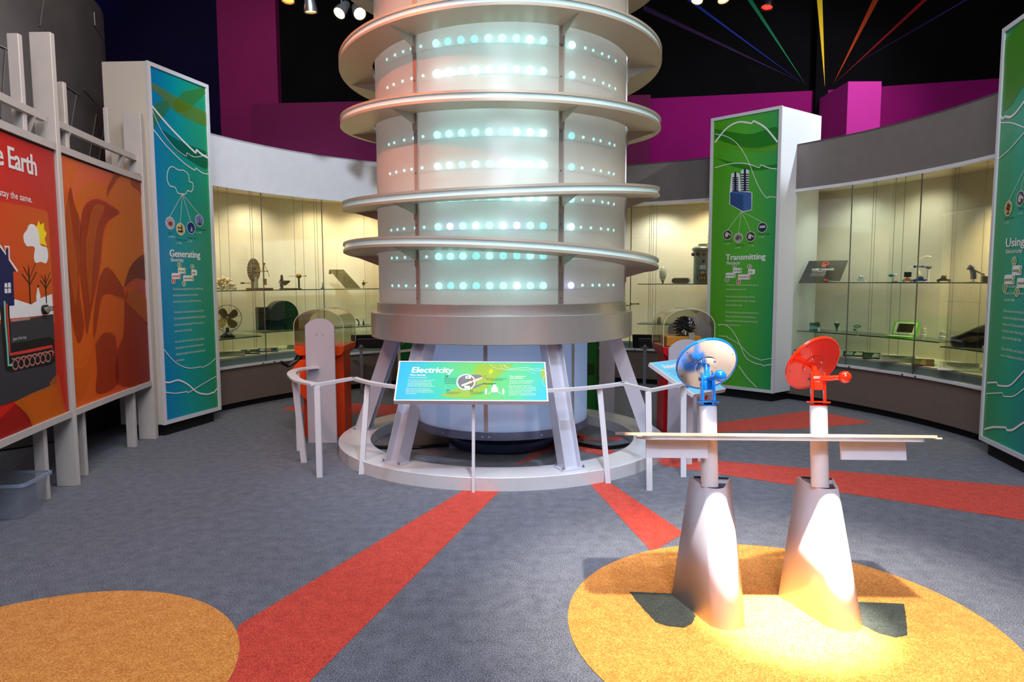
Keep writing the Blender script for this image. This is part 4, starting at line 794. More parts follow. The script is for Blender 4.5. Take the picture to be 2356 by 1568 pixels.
def card(label, us, z, roff, w, d, m_, art=None, tilt=12, name='label_card', cat='card', yaw=0, group=None):
    T, k = item(name, label, cat, us, z, roff, group); Mx = Matrix.Rotation(R(yaw), 4, 'Z') @ Matrix.Translation((0, 0, d/2*math.sin(R(tilt))+.002)) @ Matrix.Rotation(R(tilt), 4, 'X')
    m = MB(Mx); m.box(-w/2, w/2, -d/2, d/2, -.004, .003); p = m.build('board', m_, T, 0)
    if art: art(MB, Mx, p, w, d)
    return T
GC = mat('card_grey', (128, 124, 116), .6, noise=.04); WC = mat('card_white', (204, 200, 184), .6, noise=.03); BC = mat('card_black', (26, 24, 20), .4, noise=.3, nscale=12)
def copy_lines(n, colr=None, dots=False):
    def f(_, Mx, p, w, d):
        m = MB(Mx)
        for i in range(n):
            y = d*.38-i*d*.8/n; x1 = w*(.3+.12*((i*7) % 3-1)); m.box(-w*.4, x1, y-.002, y+.002, .0032, .0036)
            if dots: m.box(-w*.46, -w*.43, y-.007, y+.007, .0032, .0037)
        m.build('printed_lines', BLACKINK if colr is None else colr, p, 0)
    return f
def spoon(_, Mx, p, w, d):
    m = MB(Mx); m.disc(.03, -d*.28, .035, .0034, 20, .022); m.ribbon([(.06, -d*.32), (.12, -d*.42)], .008, .0036); m.disc(-.02, d*.25, .018, .0034, 12, .03); m.build('printed_photo', CREAMINK, p, 0)
def blocks(cols):
    def f(_, Mx, p, w, d):
        rnd = random.Random(int(w*1000)+len(cols))
        for i, c in enumerate(cols):
            m = MB(Mx); x = -w*.45+w*.9*i/len(cols); pts = [(x, -d*.3), (x+w*.8/len(cols), -d*.38), (x+w*.9/len(cols), d*.2+rnd.random()*d*.2), (x+w*.3/len(cols), d*.4)]
            m.poly(pts, .0034+.0002*i); m.build('printed_photo', mat('card_%d_%d_%d' % c, c, .5, noise=.3, nscale=40), p, 0)
    return f
zc = .62
card('grey text card flat on the case deck at the far left', 525, zc, .22, .34, .22, GC, copy_lines(5), 8)
card('black card with a white spoon picture below the antique fan', 573, zc, .20, .22, .22, BC, spoon, 8)
card('card with a blue and orange wind turbine photo in the left case', 614, zc, .20, .24, .20, mat('card_blue', (30, 90, 150), .4, noise=.2, nscale=8), blocks([(220, 224, 226), (226, 150, 40), (60, 50, 20)]), 8)
card('grey text card flat on the case deck behind the orange kiosk', 700, zc, .20, .46, .20, GC, copy_lines(5), 8)
card('blank cream card on the case deck just left of the tower', 850, zc, .20, .36, .2, mat('card_cream', (216, 206, 160), .6, noise=.02), None, 6)

# middle case
T, k = item('large_light_bulb', 'big white and clear light bulb with an orange collar on the middle shelf', 'bulb', 1524, ZM, .25)
m = MB(); m.lathe([(.02, .045), (.035, .06), (.042, .09), (.05, .1), (.052, .16), (.05, .2), (.035, .235), (.001, .25)], 20); m.build('glass_envelope', mat('bulb_glass', (222, 218, 200), .1, coat=.5, noise=.02), T)
m = MB(); m.lathe([(.045, .088), (.046, .108), (.044, .108)], 20); m.build('orange_collar', mat('collar_orange', (190, 80, 20), .5, noise=.1), T)
m = MB(); m.lathe([(.012, 0), (.014, .03), (.03, .045)], 12); m.build('screw_base', BRASS, T)
T, k = item('oval_plate', 'oval brown plate with a white rim lying on edge on the middle shelf', 'plate', 1565, ZM, .25)
m = MB(Matrix.Rotation(PI/2, 4, 'X')); m.prism(rrect(-.13, 0, .14, .085, .04), -.02, .0); m.build('rim', WHITEINK, T); m = MB(Matrix.Rotation(PI/2, 4, 'X')); m.prism(rrect(-.125, .004, .118, .08, .038), .0, .004); m.build('brown_face', mat('plate_brown', (96, 62, 24), .5, noise=.15), T)
T, k = item('pole_transformer', 'grey cylindrical pole transformer numbered 59 2002 with a black ribbed insulator', 'transformer', 1617, ZM, .34)
TC = mat('transformer_paint', (120, 140, 134), .35, .4, noise=.12)
m = MB(); m.lathe([(.135, 0), (.14, .01), (.14, .45), (.15, .455), (.165, .47), (.165, .50), (.14, .52), (.08, .53), (.08, .55), (.001, .555)], 32); m.build('tank', TC, T, 30)
m = MB(); m.lathe([(.08, .53), (.085, .56), (.001, .57)], 20); m.build('lid', ALU, T)
for a in (-75, -35, 0, 35): m = MB(); q = Vector((math.sin(R(a)), -math.cos(R(a)), 0)); m.cyl(q*.13+Vector((0, 0, .415)), q*.175+Vector((0, 0, .415)), .03, .02); m.build('bushing', mat('bushing_brown', (60, 36, 22), .3, noise=.2), T)
m = MB(); m.tube([(-.015, -.15, .30), (.01, -.155, .33)], .01); m.build('valve', BLACKG, T); m = MB(); m.box(-.05, .03, -.148, -.139, .2, .26); m.build('name_plate', STEEL, T)
m = MB(); m.box(-.055, .03, -.150, -.141, .125, .18); m.box(-.085, .08, -.152, -.135, .055, .105); m.build('number_tile', BLACKINK, T)
mb = MB(frame((0, -.1525, 0), (1, 0, 0), (0, 0, 1))); add_text(mb, '59', -.013, .132, .06, z=0, bold=.03, align='c'); add_text(mb, '2002', -.002, .062, .052, z=0, bold=.03, align='c', space=1.35); mb.build('numerals', mat('number_yellow', (230, 180, 20), .5, noise=.03), T, 0)
m = MB(); pr = [(.001, .55)]
for i in range(6): pr += [(.02, .56+.035*i), (.045, .57+.035*i), (.022, .585+.035*i)]
m.lathe([(r, z) for r, z in pr]+[(.001, .78)], 20, Matrix.Translation((.085, 0, 0))); m.build('ribbed_insulator', mat('insulator_black', (30, 20, 14), .25, noise=.2), T)
T, k = item('glass_insulator', 'small green glass insulator on the lower shelf of the middle case', 'insulator', 1517, .875, .25)
m = MB(); m.lathe([(.03, 0), (.032, .01), (.028, .03), (.03, .045), (.026, .08), (.015, .095), (.001, .098)], 16); m.build('glass_body', mat('green_glass', (16, 84, 56), .12, spec=.8, noise=.1), T)
T, k = item('brass_connector', 'brass rod connector lying on the shelf just right of the tower collar', 'connector', 1459, 1.14, .2)
m = MB(); m.tube([(-.05, 0, .02), (.06, 0, .02)], .009); m.ball((-.05, 0, .02), .016, 6); m.ball((.06, 0, .02), .016, 6); m.build('rod', BRASS, T)
card('card with a purple and gold city lights photo in the middle case', 1480, zc, .14, .2, .24, mat('card_purple', (66, 40, 110), .4, noise=.3), blocks([(220, 150, 60), (120, 70, 160), (230, 170, 90)]), 10)
card('white bulleted list card in the middle case', 1513, zc, .14, .16, .24, WC, copy_lines(4, None, True), 10)
card('plain cream text card between tower and city lights photo', 1446, zc, .14, .2, .24, mat('card_cream', (216, 206, 160), .6), copy_lines(3), 10)

# right case, upper shelf
T, k = item('game_poster', 'black tilted poster reading GAME CHANGER with a red whistle picture', 'poster', 1889, ZR, .24)
PM = frame((-.26, -.1, .004), (1, 0, 0), (.20, .45, .88)); m = MB(); A = [Vector((-.26, -.08, .002)), Vector((.195, -.08, .002)), Vector((.285, .08, .265)), Vector((-.155, .08, .265))]
t = Vector((0, .006, -.001)); m.hexa([A[0], A[1], A[1]+t, A[0]+t], [A[3], A[2], A[2]+t, A[3]+t]); p = m.build('board', BC, T, 0)
PM = frame(A[0], A[1]-A[0], (A[3]-A[0])-(A[1]-A[0])*((A[3]-A[0]).dot(A[1]-A[0])/(A[1]-A[0]).length_squared)); sh_ = .10/.31
mb = MB(PM); add_text(mb, 'GAME CHANGER', .135, .165, .042, z=.003, bold=.03, width=.25, shear=.35); add_text(mb, 'FUN LEARNING LAB', .15, .143, .022, z=.003, width=.15, shear=.35)
for i in range(3): add_text(mb, 'water power toys that play', .14-.008*i, .122-.018*i, .016, z=.003, width=.16, shear=.35)
mb.build('lettering', WHITEINK, p, 0); mb = MB(PM); mb.ribbon([(.30+.032*math.cos(2*PI*i/20), .268+.02*math.sin(2*PI*i/20)) for i in range(21)], .011, .003); mb.disc(.275, .232, .024, .0032, 16, .02); mb.build('whistle_picture', mat('print_scarlet', (230, 50, 30), .5, noise=.1), p, 0)
T, k = item('red_pump_toy', 'round red and white pump toy in front of the black poster', 'toy', 1879, ZR, .20)
m = MB(); m.ball((0, 0, .028), .028, 9); m.build('bulb', REDE, T); m = MB(); m.tube([(-.05, 0, .04), (-.01, 0, .075), (.025, 0, .05)], .009, 6); m.build('spout', WHITEINK, T)
T, k = item('red_nozzle_tube', 'red nozzle on a thin clear tube lying before the poster', 'nozzle', 1905, ZR, .20)
m = MB(); m.tube([(-.055, 0, .018), (-.02, 0, .016), (.0, 0, .014)], [.022, .014, .009], 10); m.build('nozzle', REDE, T); m = MB(); m.tube(smooth_pts([(0, 0, .012), (.1, .02, .006), (.17, .04, .006), (.2, .05, .012)], 5), .005, 6); m.build('tube', mat('clear_tube', (180, 180, 184), .3), T)
def toy_car(label, u, body, accent, w=.12, z=ZR, wheel=WHITEINK, kind=0):
    T, k = item('toy_car', label, 'toy car', u, z, .24)
    for sx in (-.36, .36):
        for y in (-.025, .03): m = MB(); m.cyl((sx*w, y-.006, .016), (sx*w, y+.006, .016), .016, n=14); m.build('wheel', wheel, T)
    m = MB(); m.prism([(-.45*w, .012), (.45*w, .012), (.5*w, .024), (.25*w, .03), (.1*w, .05), (-.12*w, .052), (-.3*w, .034), (-.48*w, .028)], -.018, .018, Matrix.Rotation(PI/2, 4, 'X')); m.build('body', body, T)
    m = MB()
    if kind == 0: m.ball((0, 0, .058), .022, 7, (1.2, 1, .8)); m.build('canopy', accent, T)
    elif kind == 1: m.tube([(-.25*w, 0, .045), (0, 0, .062), (.25*w, 0, .045)], .008, 6); m.build('canopy', accent, T)
    else: m.box(-.035, .035, -.004, .004, .055, .11); m.tube([(0, 0, .03), (0, 0, .06)], .006, 6); m.build('solar_cell', accent, T)
toy_car('tiny silver and red toy car on white wheels right of the poster', 1978, mat('toy_silver', (170, 180, 184), .3, .6, noise=.1), mat('toy_mirror', (160, 200, 204), .1, .8), .15)
T, k = item('teal_fan_toy', 'small teal and white propeller toy on the upper shelf', 'toy', 2052, ZR, .24)
m = MB(); m.tube([(0, 0, 0), (0, 0, .06)], .004, 6); m.box(-.01, .045, -.01, .01, 0, .012); m.build('stand', STEEL, T); m = MB(); m.ball((-.02, 0, .075), .024, 7, (1.2, .4, .7)); m.build('blade', mat('toy_teal', (10, 140, 140), .3), T); m = MB(); m.ball((.022, 0, .08), .02, 7, (1.1, .4, .8)); m.build('blade', WHITEINK, T)
toy_car('little robot toy with a black square solar cell on the upper shelf', 2085, mat('toy_orange', (180, 90, 40), .4), BLACKG, .10, kind=2, wheel=STEEL)
toy_car('low dark blue toy racing car on blue wheels', 2114, mat('toy_navy', (30, 50, 110), .3), mat('toy_cell', (90, 130, 140), .3), .14, kind=1, wheel=mat('wheel_blue', (20, 24, 130), .4))
T, k = item('model_wind_turbine', 'white model wind turbine with arched blades and blue hubs on a stand', 'model', 2132, ZR, .26)
m = MB(); m.box(-.03, .03, -.02, .02, 0, .015); m.tube([(0, 0, 0), (0, 0, .13)], .011, 8); m.build('stand', mat('clear_tube', (180, 180, 184), .3), T); m = MB(); m.tube([(-.13, 0, .165), (.03, 0, .16)], .006, 6); m.ball((.0, 0, .155), .02, 7, (1.4, 1, .8)); m.build('shaft', mat('shaft_grey', (70, 76, 110), .4), T)
m = MB(); m.ball((-.125, 0, .167), .014, 8); m.build('hub', mat('hub_blue', (30, 20, 170), .4), T); m = MB(); m.ball((-.055, 0, .165), .012, 8); m.build('hub', mat('hub_blue', (30, 20, 170), .4), T)
m = MB(); m.tube(smooth_pts([(-.12, 0, .175), (-.09, 0, .235), (-.03, 0, .27), (.02, 0, .265)], 5), [.006]*16, 6); m.build('blade', WHITEINK, T)
m = MB(); m.poly([(-.21, .03), (-.13, .055), (-.125, .035), (-.2, .0)], 0, Matrix.Translation((0, 0, .12)) @ Matrix.Rotation(PI/2, 4, 'X')); m.box(-.19, -.13, -.002, .002, .145, .17); m.build('blade', WHITEINK, T); m = MB(); m.hexa([(-.12, -.002, .16), (-.10, -.002, .16), (-.10, .002, .16), (-.12, .002, .16)], [(-.09, -.002, .09), (-.06, -.002, .08), (-.06, .002, .08), (-.09, .002, .09)]); m.build('blade', WHITEINK, T)
toy_car('black beetle-shaped toy car with spoked wheels', 2168, BLACKG, mat('toy_olive', (60, 66, 50), .4), .13, kind=0, wheel=mat('wheel_dark_grey', (70, 62, 50), .4))
T, k = item('hand_crank_torch', 'blue hand-cranked torch tilted on a clear stand with a black handle', 'torch', 2236, ZR, .24)
m = MB(); m.lathe([(.03, 0), (.03, .008), (.008, .012), (.008, .03)], 12); m.build('stand', mat('clear_tube', (180, 180, 184), .3), T)
m = MB(); m.tube([(.0, 0, .03), (-.004, 0, .09), (-.022, 0, .135), (-.05, 0, .15)], [.026, .026, .024, .03], 12); m.build('body', mat('torch_blue', (18, 26, 110), .25, coat=.4), T)
m = MB(); m.tube([(.0, -.02, .12), (.07, -.03, .075)], .007, 6); m.ball((.075, -.03, .072), .014, 6); m.build('crank', BLACKG, T)
T, k = item('black_charger_box', 'small black charger box at the right end of the upper shelf', 'box', 2268, ZR, .24)
m = MB(); m.box(-.055, .06, -.03, .04, 0, .065); m.build('box_body', BLACKG, T, bevel=.012); m = MB(); m.cyl((.045, -.03, .02), (.045, -.035, .02), .012, n=12); m.build('socket', STEEL, T)
# right case, lower shelf
GT = mat('toy_green', (10, 90, 50), .35, noise=.05)
T, k = item('green_battery_box', 'dark green box with a red button and pale window on the lower shelf', 'box', 1876, .87, .26)
m = MB(); m.box(-.06, .06, -.04, .04, .0, .10); m.build('box_body', GT, T, bevel=.004); m = MB(); m.box(-.058, .03, -.043, -.039, .02, .06); m.build('window', mat('window_aqua', (110, 170, 180), .3), T); m = MB(); m.cyl((.03, -.0, .1), (.03, 0, .11), .012, n=12); m.build('button', REDE, T); m = MB(); m.box(.035, .06, -.045, -.038, 0, .045); m.build('label', WHITEINK, T)
T, k = item('green_funnel', 'green funnel-shaped torch standing upside down on a clear block', 'torch', 1927, .87, .26)
m = MB(); m.lathe([(.004, .01), (.01, .04), (.018, .07), (.034, .1), (.034, .108), (.001, .109)], 20); m.build('cone', GT, T); m = MB(); m.box(-.06, -.02, -.02, .02, 0, .022); m.box(.02, .05, -.02, .02, 0, .022); m.build('block', mat('clear_block', (190, 200, 190), .1), T); m = MB(); m.ball((0, 0, .115), .012, 6); m.build('bulb', WHITEINK, T)
T, k = item('green_key_ring_light', 'green oval ring light with a small green drop below it', 'light', 1974, .87, .26)
m = MB(); m.tube([(.036*math.cos(2*PI*i/20), 0, .085+.012*math.sin(2*PI*i/20)) for i in range(21)], .006, 6); m.tube([(0, 0, 0), (0, 0, .075)], .003, 6); m.build('ring', mat('ring_green', (20, 130, 90), .3), T); m = MB(); m.ball((-.025, 0, .045), .017, 7, (1, 1, .9)); m.build('drop', mat('ring_green', (20, 130, 90), .3), T)
T, k = item('green_laptop', 'small open white laptop with a bright green rim on the lower shelf', 'laptop', 2080, .87, .24)
LG = mat('laptop_green', (90, 190, 30), .35, noise=.02); LM = Matrix.Rotation(R(-24), 4, 'Z')
m = MB(LM); m.prism(rrect(-.15, -.13, .12, .05, .03), 0, .018); kb = m.build('base', LG, T); m = MB(LM); m.prism(rrect(-.135, -.12, .105, .035, .02), .018, .021); m.build('keyboard', WC, kb)
SM = LM @ Matrix.Translation((-.015, .045, .02)) @ Matrix.Rotation(R(62), 4, 'X')
m = MB(SM); m.prism(rrect(-.13, 0, .135, .175, .025), -.012, 0); lid = m.build('lid', LG, T); m = MB(SM); m.prism(rrect(-.112, .01, .115, .162, .012), 0, .004); m.build('bezel', WC, lid); m = MB(SM); m.prism(rrect(-.08, .035, .085, .14, .004), .004, .006); m.build('screen', mat('screen_brown', (50, 42, 20), .2), lid)
def spiral_bulb(label, u, h):
    T, k = item('energy_bulb', label, 'bulb', u, .86, .24); m = MB(); m.lathe([(.012, 0), (.013, .03), (.03, .035), (.032, .06), (.022, .068)], 16); m.build('base', WHITEINK, T)
    m = MB(); m.tube([(.020*math.cos(i*.7), .020*math.sin(i*.7), .07+h*i/26) for i in range(27)], .0075, 6); m.build('spiral_tube', mat('bulb_white', (222, 220, 204), .3), T)
spiral_bulb('white spiral bulb beside the green laptop', 2127, .07); spiral_bulb('white spiral bulb between the shelf cables and the black bag', 2171, .045)
T, k = item('solar_bag', 'black bag with brown panels leaning at the right end of the lower shelf', 'bag', 2236, .835, .28)
BG = mat('bag_black', (12, 12, 12), .8, noise=.3, bump=.3)
m = MB(Matrix.Rotation(PI/2, 4, 'X')); m.prism([(-.165, .055), (-.15, .01), (-.13, .0), (.2, .0), (.2, .26), (.05, .20), (-.1, .11), (-.16, .09)], -.10, .10); m.build('bag_body', BG, T, bevel=.01)
for x0, y0, x1, y1 in ((-.12, .07, .06, .125), (-.04, .06, .17, .15)): m = MB(Matrix.Rotation(PI/2, 4, 'X')); m.prism([(x0, y0), (x0+.05, y0-.005), (x1, y1-.02), (x1-.02, y1)], .10, .105); m.build('brown_panel', mat('bag_brown', (100, 84, 60), .6, noise=.1), T)
m = MB(); m.box(.10, .135, -.115, -.10, -.002, .03); m.build('tag', WHITEINK, T)
# right deck cards
card('dark card showing white goggles behind the red disc', 1968, zc, .16, .22, .2, BC, blocks([(150, 170, 170), (200, 196, 170)]), 10)
card('dark card with a green torch photo in the right case', 2010, zc, .14, .18, .24, BC, blocks([(20, 70, 30), (190, 186, 170)]), 10)
card('wide grey text card in the right case', 2070, zc, .12, .34, .24, GC, copy_lines(7), 10)
card('card with a brown and green craft photo in the right case', 2130, zc, .12, .2, .24, mat('card_brown', (90, 44, 26), .4, noise=.3), blocks([(60, 90, 40), (150, 110, 60), (120, 60, 40)]), 10)
card('white bulleted list card at the right end of the right case', 2212, zc, .14, .34, .28, WC, copy_lines(7, None, True), 10)
card('dark magazine card at the left end of the right case', 1830, zc, .14, .2, .2, BC, blocks([(120, 116, 120)]), 10)
# dark reading desks before the cases
def reading_desk(label, u, roff, w, z, group='reading desks'):
    T, k = item('reading_desk', label, 'reading desk', u, 0, roff)
    Mx = Matrix.Translation((0, 0, z)) @ Matrix.Rotation(R(-38), 4, 'X'); m = MB(Mx); m.box(-w/2, w/2, -.15, .15, -.012, .012); m.build('desk_board', BLACKG, T, bevel=.002)
    m = MB(Mx); m.box(-w/2+.08, w/2-.08, -.10, .10, -.026, -.012); m.build('under_tray', DARKM, T)
    for sx in (-.3, .3): m = MB(); m.box(sx*w-.02, sx*w+.02, -.02, .02, 0, z-.04); m.build('leg', mat('leg_grey', (120, 122, 134), .4, .3, noise=.03), T); m = MB(); m.box(sx*w-.05, sx*w+.05, -.03, .03, z-.10, z-.07); m.build('clamp', DARKM, T)
reading_desk('dark tilted reading desk on grey legs before the left case beside the orange kiosk', 862, -.45, .62, .70)
reading_desk('dark tilted reading desk on grey legs before the middle case beside the red kiosk', 1528, -.75, .80, .70)

# ================================================================ ORANGE CURVED EXHIBIT WALL AT THE LEFT
def circ3(a, b, c):
    ax, ay = a; bx, by = b; cx, cy = c; d = 2*(ax*(by-cy)+bx*(cy-ay)+cx*(ay-by))
    ux = ((ax*ax+ay*ay)*(by-cy)+(bx*bx+by*by)*(cy-ay)+(cx*cx+cy*cy)*(ay-by))/d
    uy = ((ax*ax+ay*ay)*(cx-bx)+(bx*bx+by*by)*(ax-cx)+(cx*cx+cy*cy)*(bx-ax))/d
    return ux, uy, math.hypot(ax-ux, ay-uy)
EX, EY, ER = circ3((-3.066, 4.03), (-3.225, 4.88), (-3.44, 6.4))
def ex_x(y, d=0): return EX-math.sqrt((ER-d)**2-(y-EY)**2)         # d = offset towards the room
import bmesh as _bm
def on_wall(u, v):
    d = ray(u, v); lo, hi = 1.5, 9.0; best = None; prev = None
    for i in range(400):
        t = 2.0+i*.0135; x, y = d.x*t, d.y*t
        if abs(y-EY) >= ER: continue
        g = x-ex_x(y)
        if prev is not None and prev[1] > 0 >= g: t = prev[0]+(t-prev[0])*prev[1]/(prev[1]-g); return (d.y*t, EYE+d.z*t)
        prev = (t, g)
    t = 5.0; return (d.y*t, EYE+d.z*t)
class WB:                                       # flat shapes in (distance along the wall, height) laid onto the curve
    def __init__(s, off, lay): s.bm = _bm.new(); s.off = off; s.lay = lay
    def poly(s, pts):
        vs = [s.bm.verts.new((x, y, 0)) for x, y in pts]
        try: s.bm.faces.new(vs)
        except ValueError: pass
        return s
    def px(s, pts, smooth=False): P = [on_wall(*p) for p in pts]; return s.poly(smooth_pts(P+[P[0]], 5)[:-1] if smooth else P)
    def ribbon(s, pts, w):
        m = MB(); m.ribbon(pts, w); n = [s.bm.verts.new(tuple(v)) for v in m.v]
        for f in m.f:
            try: s.bm.faces.new([n[i] for i in f])
            except ValueError: pass
        return s
    def text(s, string, x, y, size, **k):
        m = MB(); add_text(m, string, x, y, size, **k); n = [s.bm.verts.new((v.x, v.y, 0)) for v in m.v]
        for f in m.f:
            try: s.bm.faces.new([n[i] for i in f])
            except ValueError: pass
        return s
    def build(s, name, m, parent, cuts=True):
        b = s.bm
        if cuts:
            y = 3.0
            while y < 6.7:
                _bm.ops.bisect_plane(b, geom=b.verts[:]+b.edges[:]+b.faces[:], plane_co=(y, 0, 0), plane_no=(1, 0, 0)); y += .06
        mb = MB(s.off); idx = {v: i for i, v in enumerate(b.verts)}
        P = [(ex_x(v.co.x, .004+s.lay), v.co.x, v.co.y) for v in b.verts]; fs = []
        for f in b.faces:
            i = [idx[v] for v in f.verts]; a = sum((b_.co.x-a_.co.x)*(b_.co.y+a_.co.y) for a_, b_ in zip([v for v in f.verts], [v for v in f.verts][1:]+[f.verts[0]]))
            fs.append(tuple(i if a < 0 else i[::-1]))
        mb.add(P, fs); o = mb.build(name, m, parent, 0); b.free(); return o
ZB, ZT = .565, 2.43
def exhibit_wall():
    T = thing('exhibit_wall', 'curved orange and red exhibit wall in a pale grey frame on fin posts at the left', 'exhibit wall', (-3.45, 5.3, 0))
    off = Matrix.Translation(-Vector(T.location)); FR = mat('frame_pale_grey', (196, 188, 182), .45, noise=.03, nscale=10)
    def arcslab(y0, y1, d0, d1, z0, z1, m, name, par=T, n=24):
        mb = MB(off); rg = []
        for i in range(n+1):
            y = y0+(y1-y0)*i/n; rg.append([(ex_x(y, d), y, z) for d, z in ((d0, z0), (d1, z0), (d1, z1), (d0, z1))])
        mb.loft(rg); return mb.build(name, m, par, 40)
    RP = grad_mat('exhibit_red_print', [(0, (232, 40, 8)), (.5, (226, 24, 6)), (1, (190, 30, 12))], 'Y'); OP = grad_mat('exhibit_orange_print', [(0, (228, 100, 10)), (.5, (220, 80, 8)), (1, (158, 26, 6))], 'Y')
    for y0, y1, pm, nm in ((3.0, 4.93, RP, 'red_panel'), (5.00, 6.46, OP, 'orange_panel')):
        arcslab(y0, y1, -.012, .002, ZB, ZT, pm, nm)
        arcslab(y0, y1, -.03, .022, ZT, ZT+.05, FR, 'top_frame'); arcslab(y0, y1, -.03, .022, ZB-.045, ZB, FR, 'bottom_frame')
        arcslab(y0, y1, -.02, .004, ZT-.012, ZT, BLACK, 'painted_shadow_gap')  # black strip stands in for the shade under the top frame
    for y0, y1 in ((3.0, 4.90), (5.05, 6.46)): arcslab(y0, y1, -.06, -.02, 2.62, 2.67, FR, 'upper_rail')
    def fin(y, w, x0, x1, z0, z1, nm='fin_post'):      # board standing square to the wall: face towards the camera
        m = MB(off); X = ex_x(y, 0); m.box(X+x0, X+x1, y-w/2, y+w/2, z0, z1); m.build(nm, FR, T, bevel=.004)
    fin(4.965, .045, -.125, .026, 0, 3.24); fin(4.643, .04, -.11, -.034, 0, 3.12); fin(5.233, .04, -.09, -.034, 0, 2.98)
    fin(6.15, .04, -.10, -.02, 0, .55); fin(6.15, .03, -.16, -.12, 2.45, 3.02); fin(6.48, .05, -.13, .035, 0, 3.05); 
    for y in (4.75, 5.25, 6.2):
        m = MB(off); X = ex_x(y, 0); m.hexa([(X-.08, y-.01, 2.48), (X-.02, y-.01, 2.62), (X-.02, y+.01, 2.62), (X-.08, y+.01, 2.48)], [(X-.08, y-.01, 2.56), (X-.06, y-.01, 2.62), (X-.06, y+.01, 2.62), (X-.08, y+.01, 2.56)]); m.build('corner_gusset', FR, T)
    red = [c for c in T.children if c.name.startswith('red_panel')][0] if T.children else None
    red = bpy.data.objects['red_panel']; org = bpy.data.objects['orange_panel']
    # orange panel swirls
    A = film_mat('swirl_amber', (236, 130, 10), .5); Bm = film_mat('swirl_brick', (150, 20, 4), .5); Cm = film_mat('swirl_light', (232, 110, 20), .4); Dm = film_mat('swirl_maroon', (96, 4, 4), .55)
    def sw(shapes, m, lay, cuts=True):
        for pts in shapes:
            w = WB(off, lay); w.px(pts, True); w.build('swirl_print', m, org)
    sw([[(180, 374), (166, 425), (164, 470), (190, 425), (215, 415), (240, 424), (275, 385), (300, 395), (331, 405), (332, 420), (332, 520), (315, 515), (275, 490), (245, 462), (222, 455), (200, 452), (180, 500), (180, 560), (170, 480), (160, 420), (165, 385)]], A, .0008)
    sw([[(180, 620), (184, 520), (190, 480), (205, 462), (225, 458), (250, 470), (274, 490), (248, 508), (236, 540), (230, 600), (222, 650), (208, 720), (198, 770), (190, 700)]], Bm, .0012)
    sw([[(145, 545), (152, 640), (165, 740), (180, 790), (192, 750), (183, 680), (180, 600), (185, 520), (170, 470), (160, 430), (150, 480)]], Bm, .0016)
    sw([[(275, 490), (250, 510), (238, 550), (232, 600), (226, 640), (240, 615), (255, 620), (282, 662), (300, 610), (330, 585), (331, 530), (305, 510)]], A, .0020)
    sw([[(226, 640), (240, 616), (256, 622), (282, 664), (282, 690), (262, 680), (245, 676), (232, 690), (215, 780), (214, 720)]], Bm, .0024)
    sw([[(282, 664), (300, 610), (335, 585), (338, 640), (343, 745), (318, 720), (288, 694), (292, 672), (306, 664), (325, 676), (341, 690), (338, 650), (310, 640)]], Dm, .0028)
    sw([[(288, 694), (293, 668), (305, 664), (322, 675), (341, 690), (344, 745), (320, 725)]], Cm, .0032)
    sw([[(217, 800), (228, 695), (245, 678), (265, 682), (283, 690), (283, 760), (278, 780), (262, 772), (240, 765), (228, 775)]], Cm, .0026)
    sw([[(217, 790), (230, 772), (243, 764), (262, 770), (270, 830), (268, 885), (222, 905), (222, 850)], [(285, 692), (345, 748), (352, 870), (272, 885), (268, 810), (282, 770)]], Bm, .0022)
    sw([[(150, 420), (158, 480), (168, 560), (176, 620), (172, 700), (160, 640), (150, 560), (144, 480)], [(195, 560), (210, 480), (228, 470), (238, 480), (222, 520), (212, 600), (206, 700), (198, 640)]], Cm, .0034)
    sw([[(262, 400), (285, 398), (270, 410), (250, 440), (244, 455), (246, 430)], [(300, 395), (331, 410), (332, 470), (318, 440), (300, 425)]], Bm, .0036)
    sw([[(158, 830), (172, 842), (188, 844), (203, 828), (214, 790), (205, 870), (188, 915), (176, 918), (165, 880)]], Cm, .0018)
    # red panel artwork (the part the photograph shows)
    def rp(name, m, lay, polys=(), ribs=(), texts=(), smooth=False):
        w = WB(off, lay)
        for p in polys: w.px(p, smooth)
        for p, wd in ribs: w.ribbon([on_wall(*q) for q in p], wd)
        for t in texts: w.text(*t[0], **t[1])
        return w.build(name, m, red)
    x1, y1 = on_wall(83, 404); rp('title_lettering', WHITEINK, .001, texts=[(('the Earth', x1, y1, .19), dict(align='r', bold=.035, width=.62))])
    x1, y1 = on_wall(72, 466); rp('caption_lettering', WHITEINK, .001, texts=[(('temperatures inside the house stay the same.', x1, y1, .062), dict(align='r', bold=.01, width=1.25))])
    PO = grad_mat('exhibit_picture_orange', [(0, (224, 56, 10)), (1, (206, 84, 10))], 'Y')
    rp('picture_ground', PO, .0006, [[(-60, 452), (0, 463), (55, 473), (104, 484), (109, 492), (125, 740), (60, 745), (0, 748), (-60, 748)]])
    rp('picture_sky_cloud', WHITEINK, .0016, [[(53, 555), (52, 540), (60, 528), (64, 518), (72, 515), (82, 522), (88, 540), (90, 560), (96, 566), (106, 570), (109, 590), (104, 605), (92, 602), (80, 604), (76, 590), (78, 570), (70, 566), (60, 566)]], smooth=True)
    rp('picture_sun', mat('print_yellow', (250, 224, 20), .5), .0012, [[(82, 524), (87, 506), (91, 517), (99, 512), (100, 528), (106, 537), (101, 548), (106, 566), (98, 562), (90, 560)]])
    rp('picture_snow', WHITEINK, .0012, [[(-60, 690), (0, 700), (33, 688), (70, 700), (95, 684), (118, 676), (121, 722), (60, 729), (24, 732), (0, 735), (-60, 735)]])
    rp('picture_house', mat('print_navy_blue', (14, 24, 82), .5, noise=.03), .0020, [[(-60, 560), (0, 566), (11, 580), (12, 572), (16, 572), (17, 598), (34, 624), (28, 624), (31, 702), (22, 703), (0, 706), (-60, 706)]])
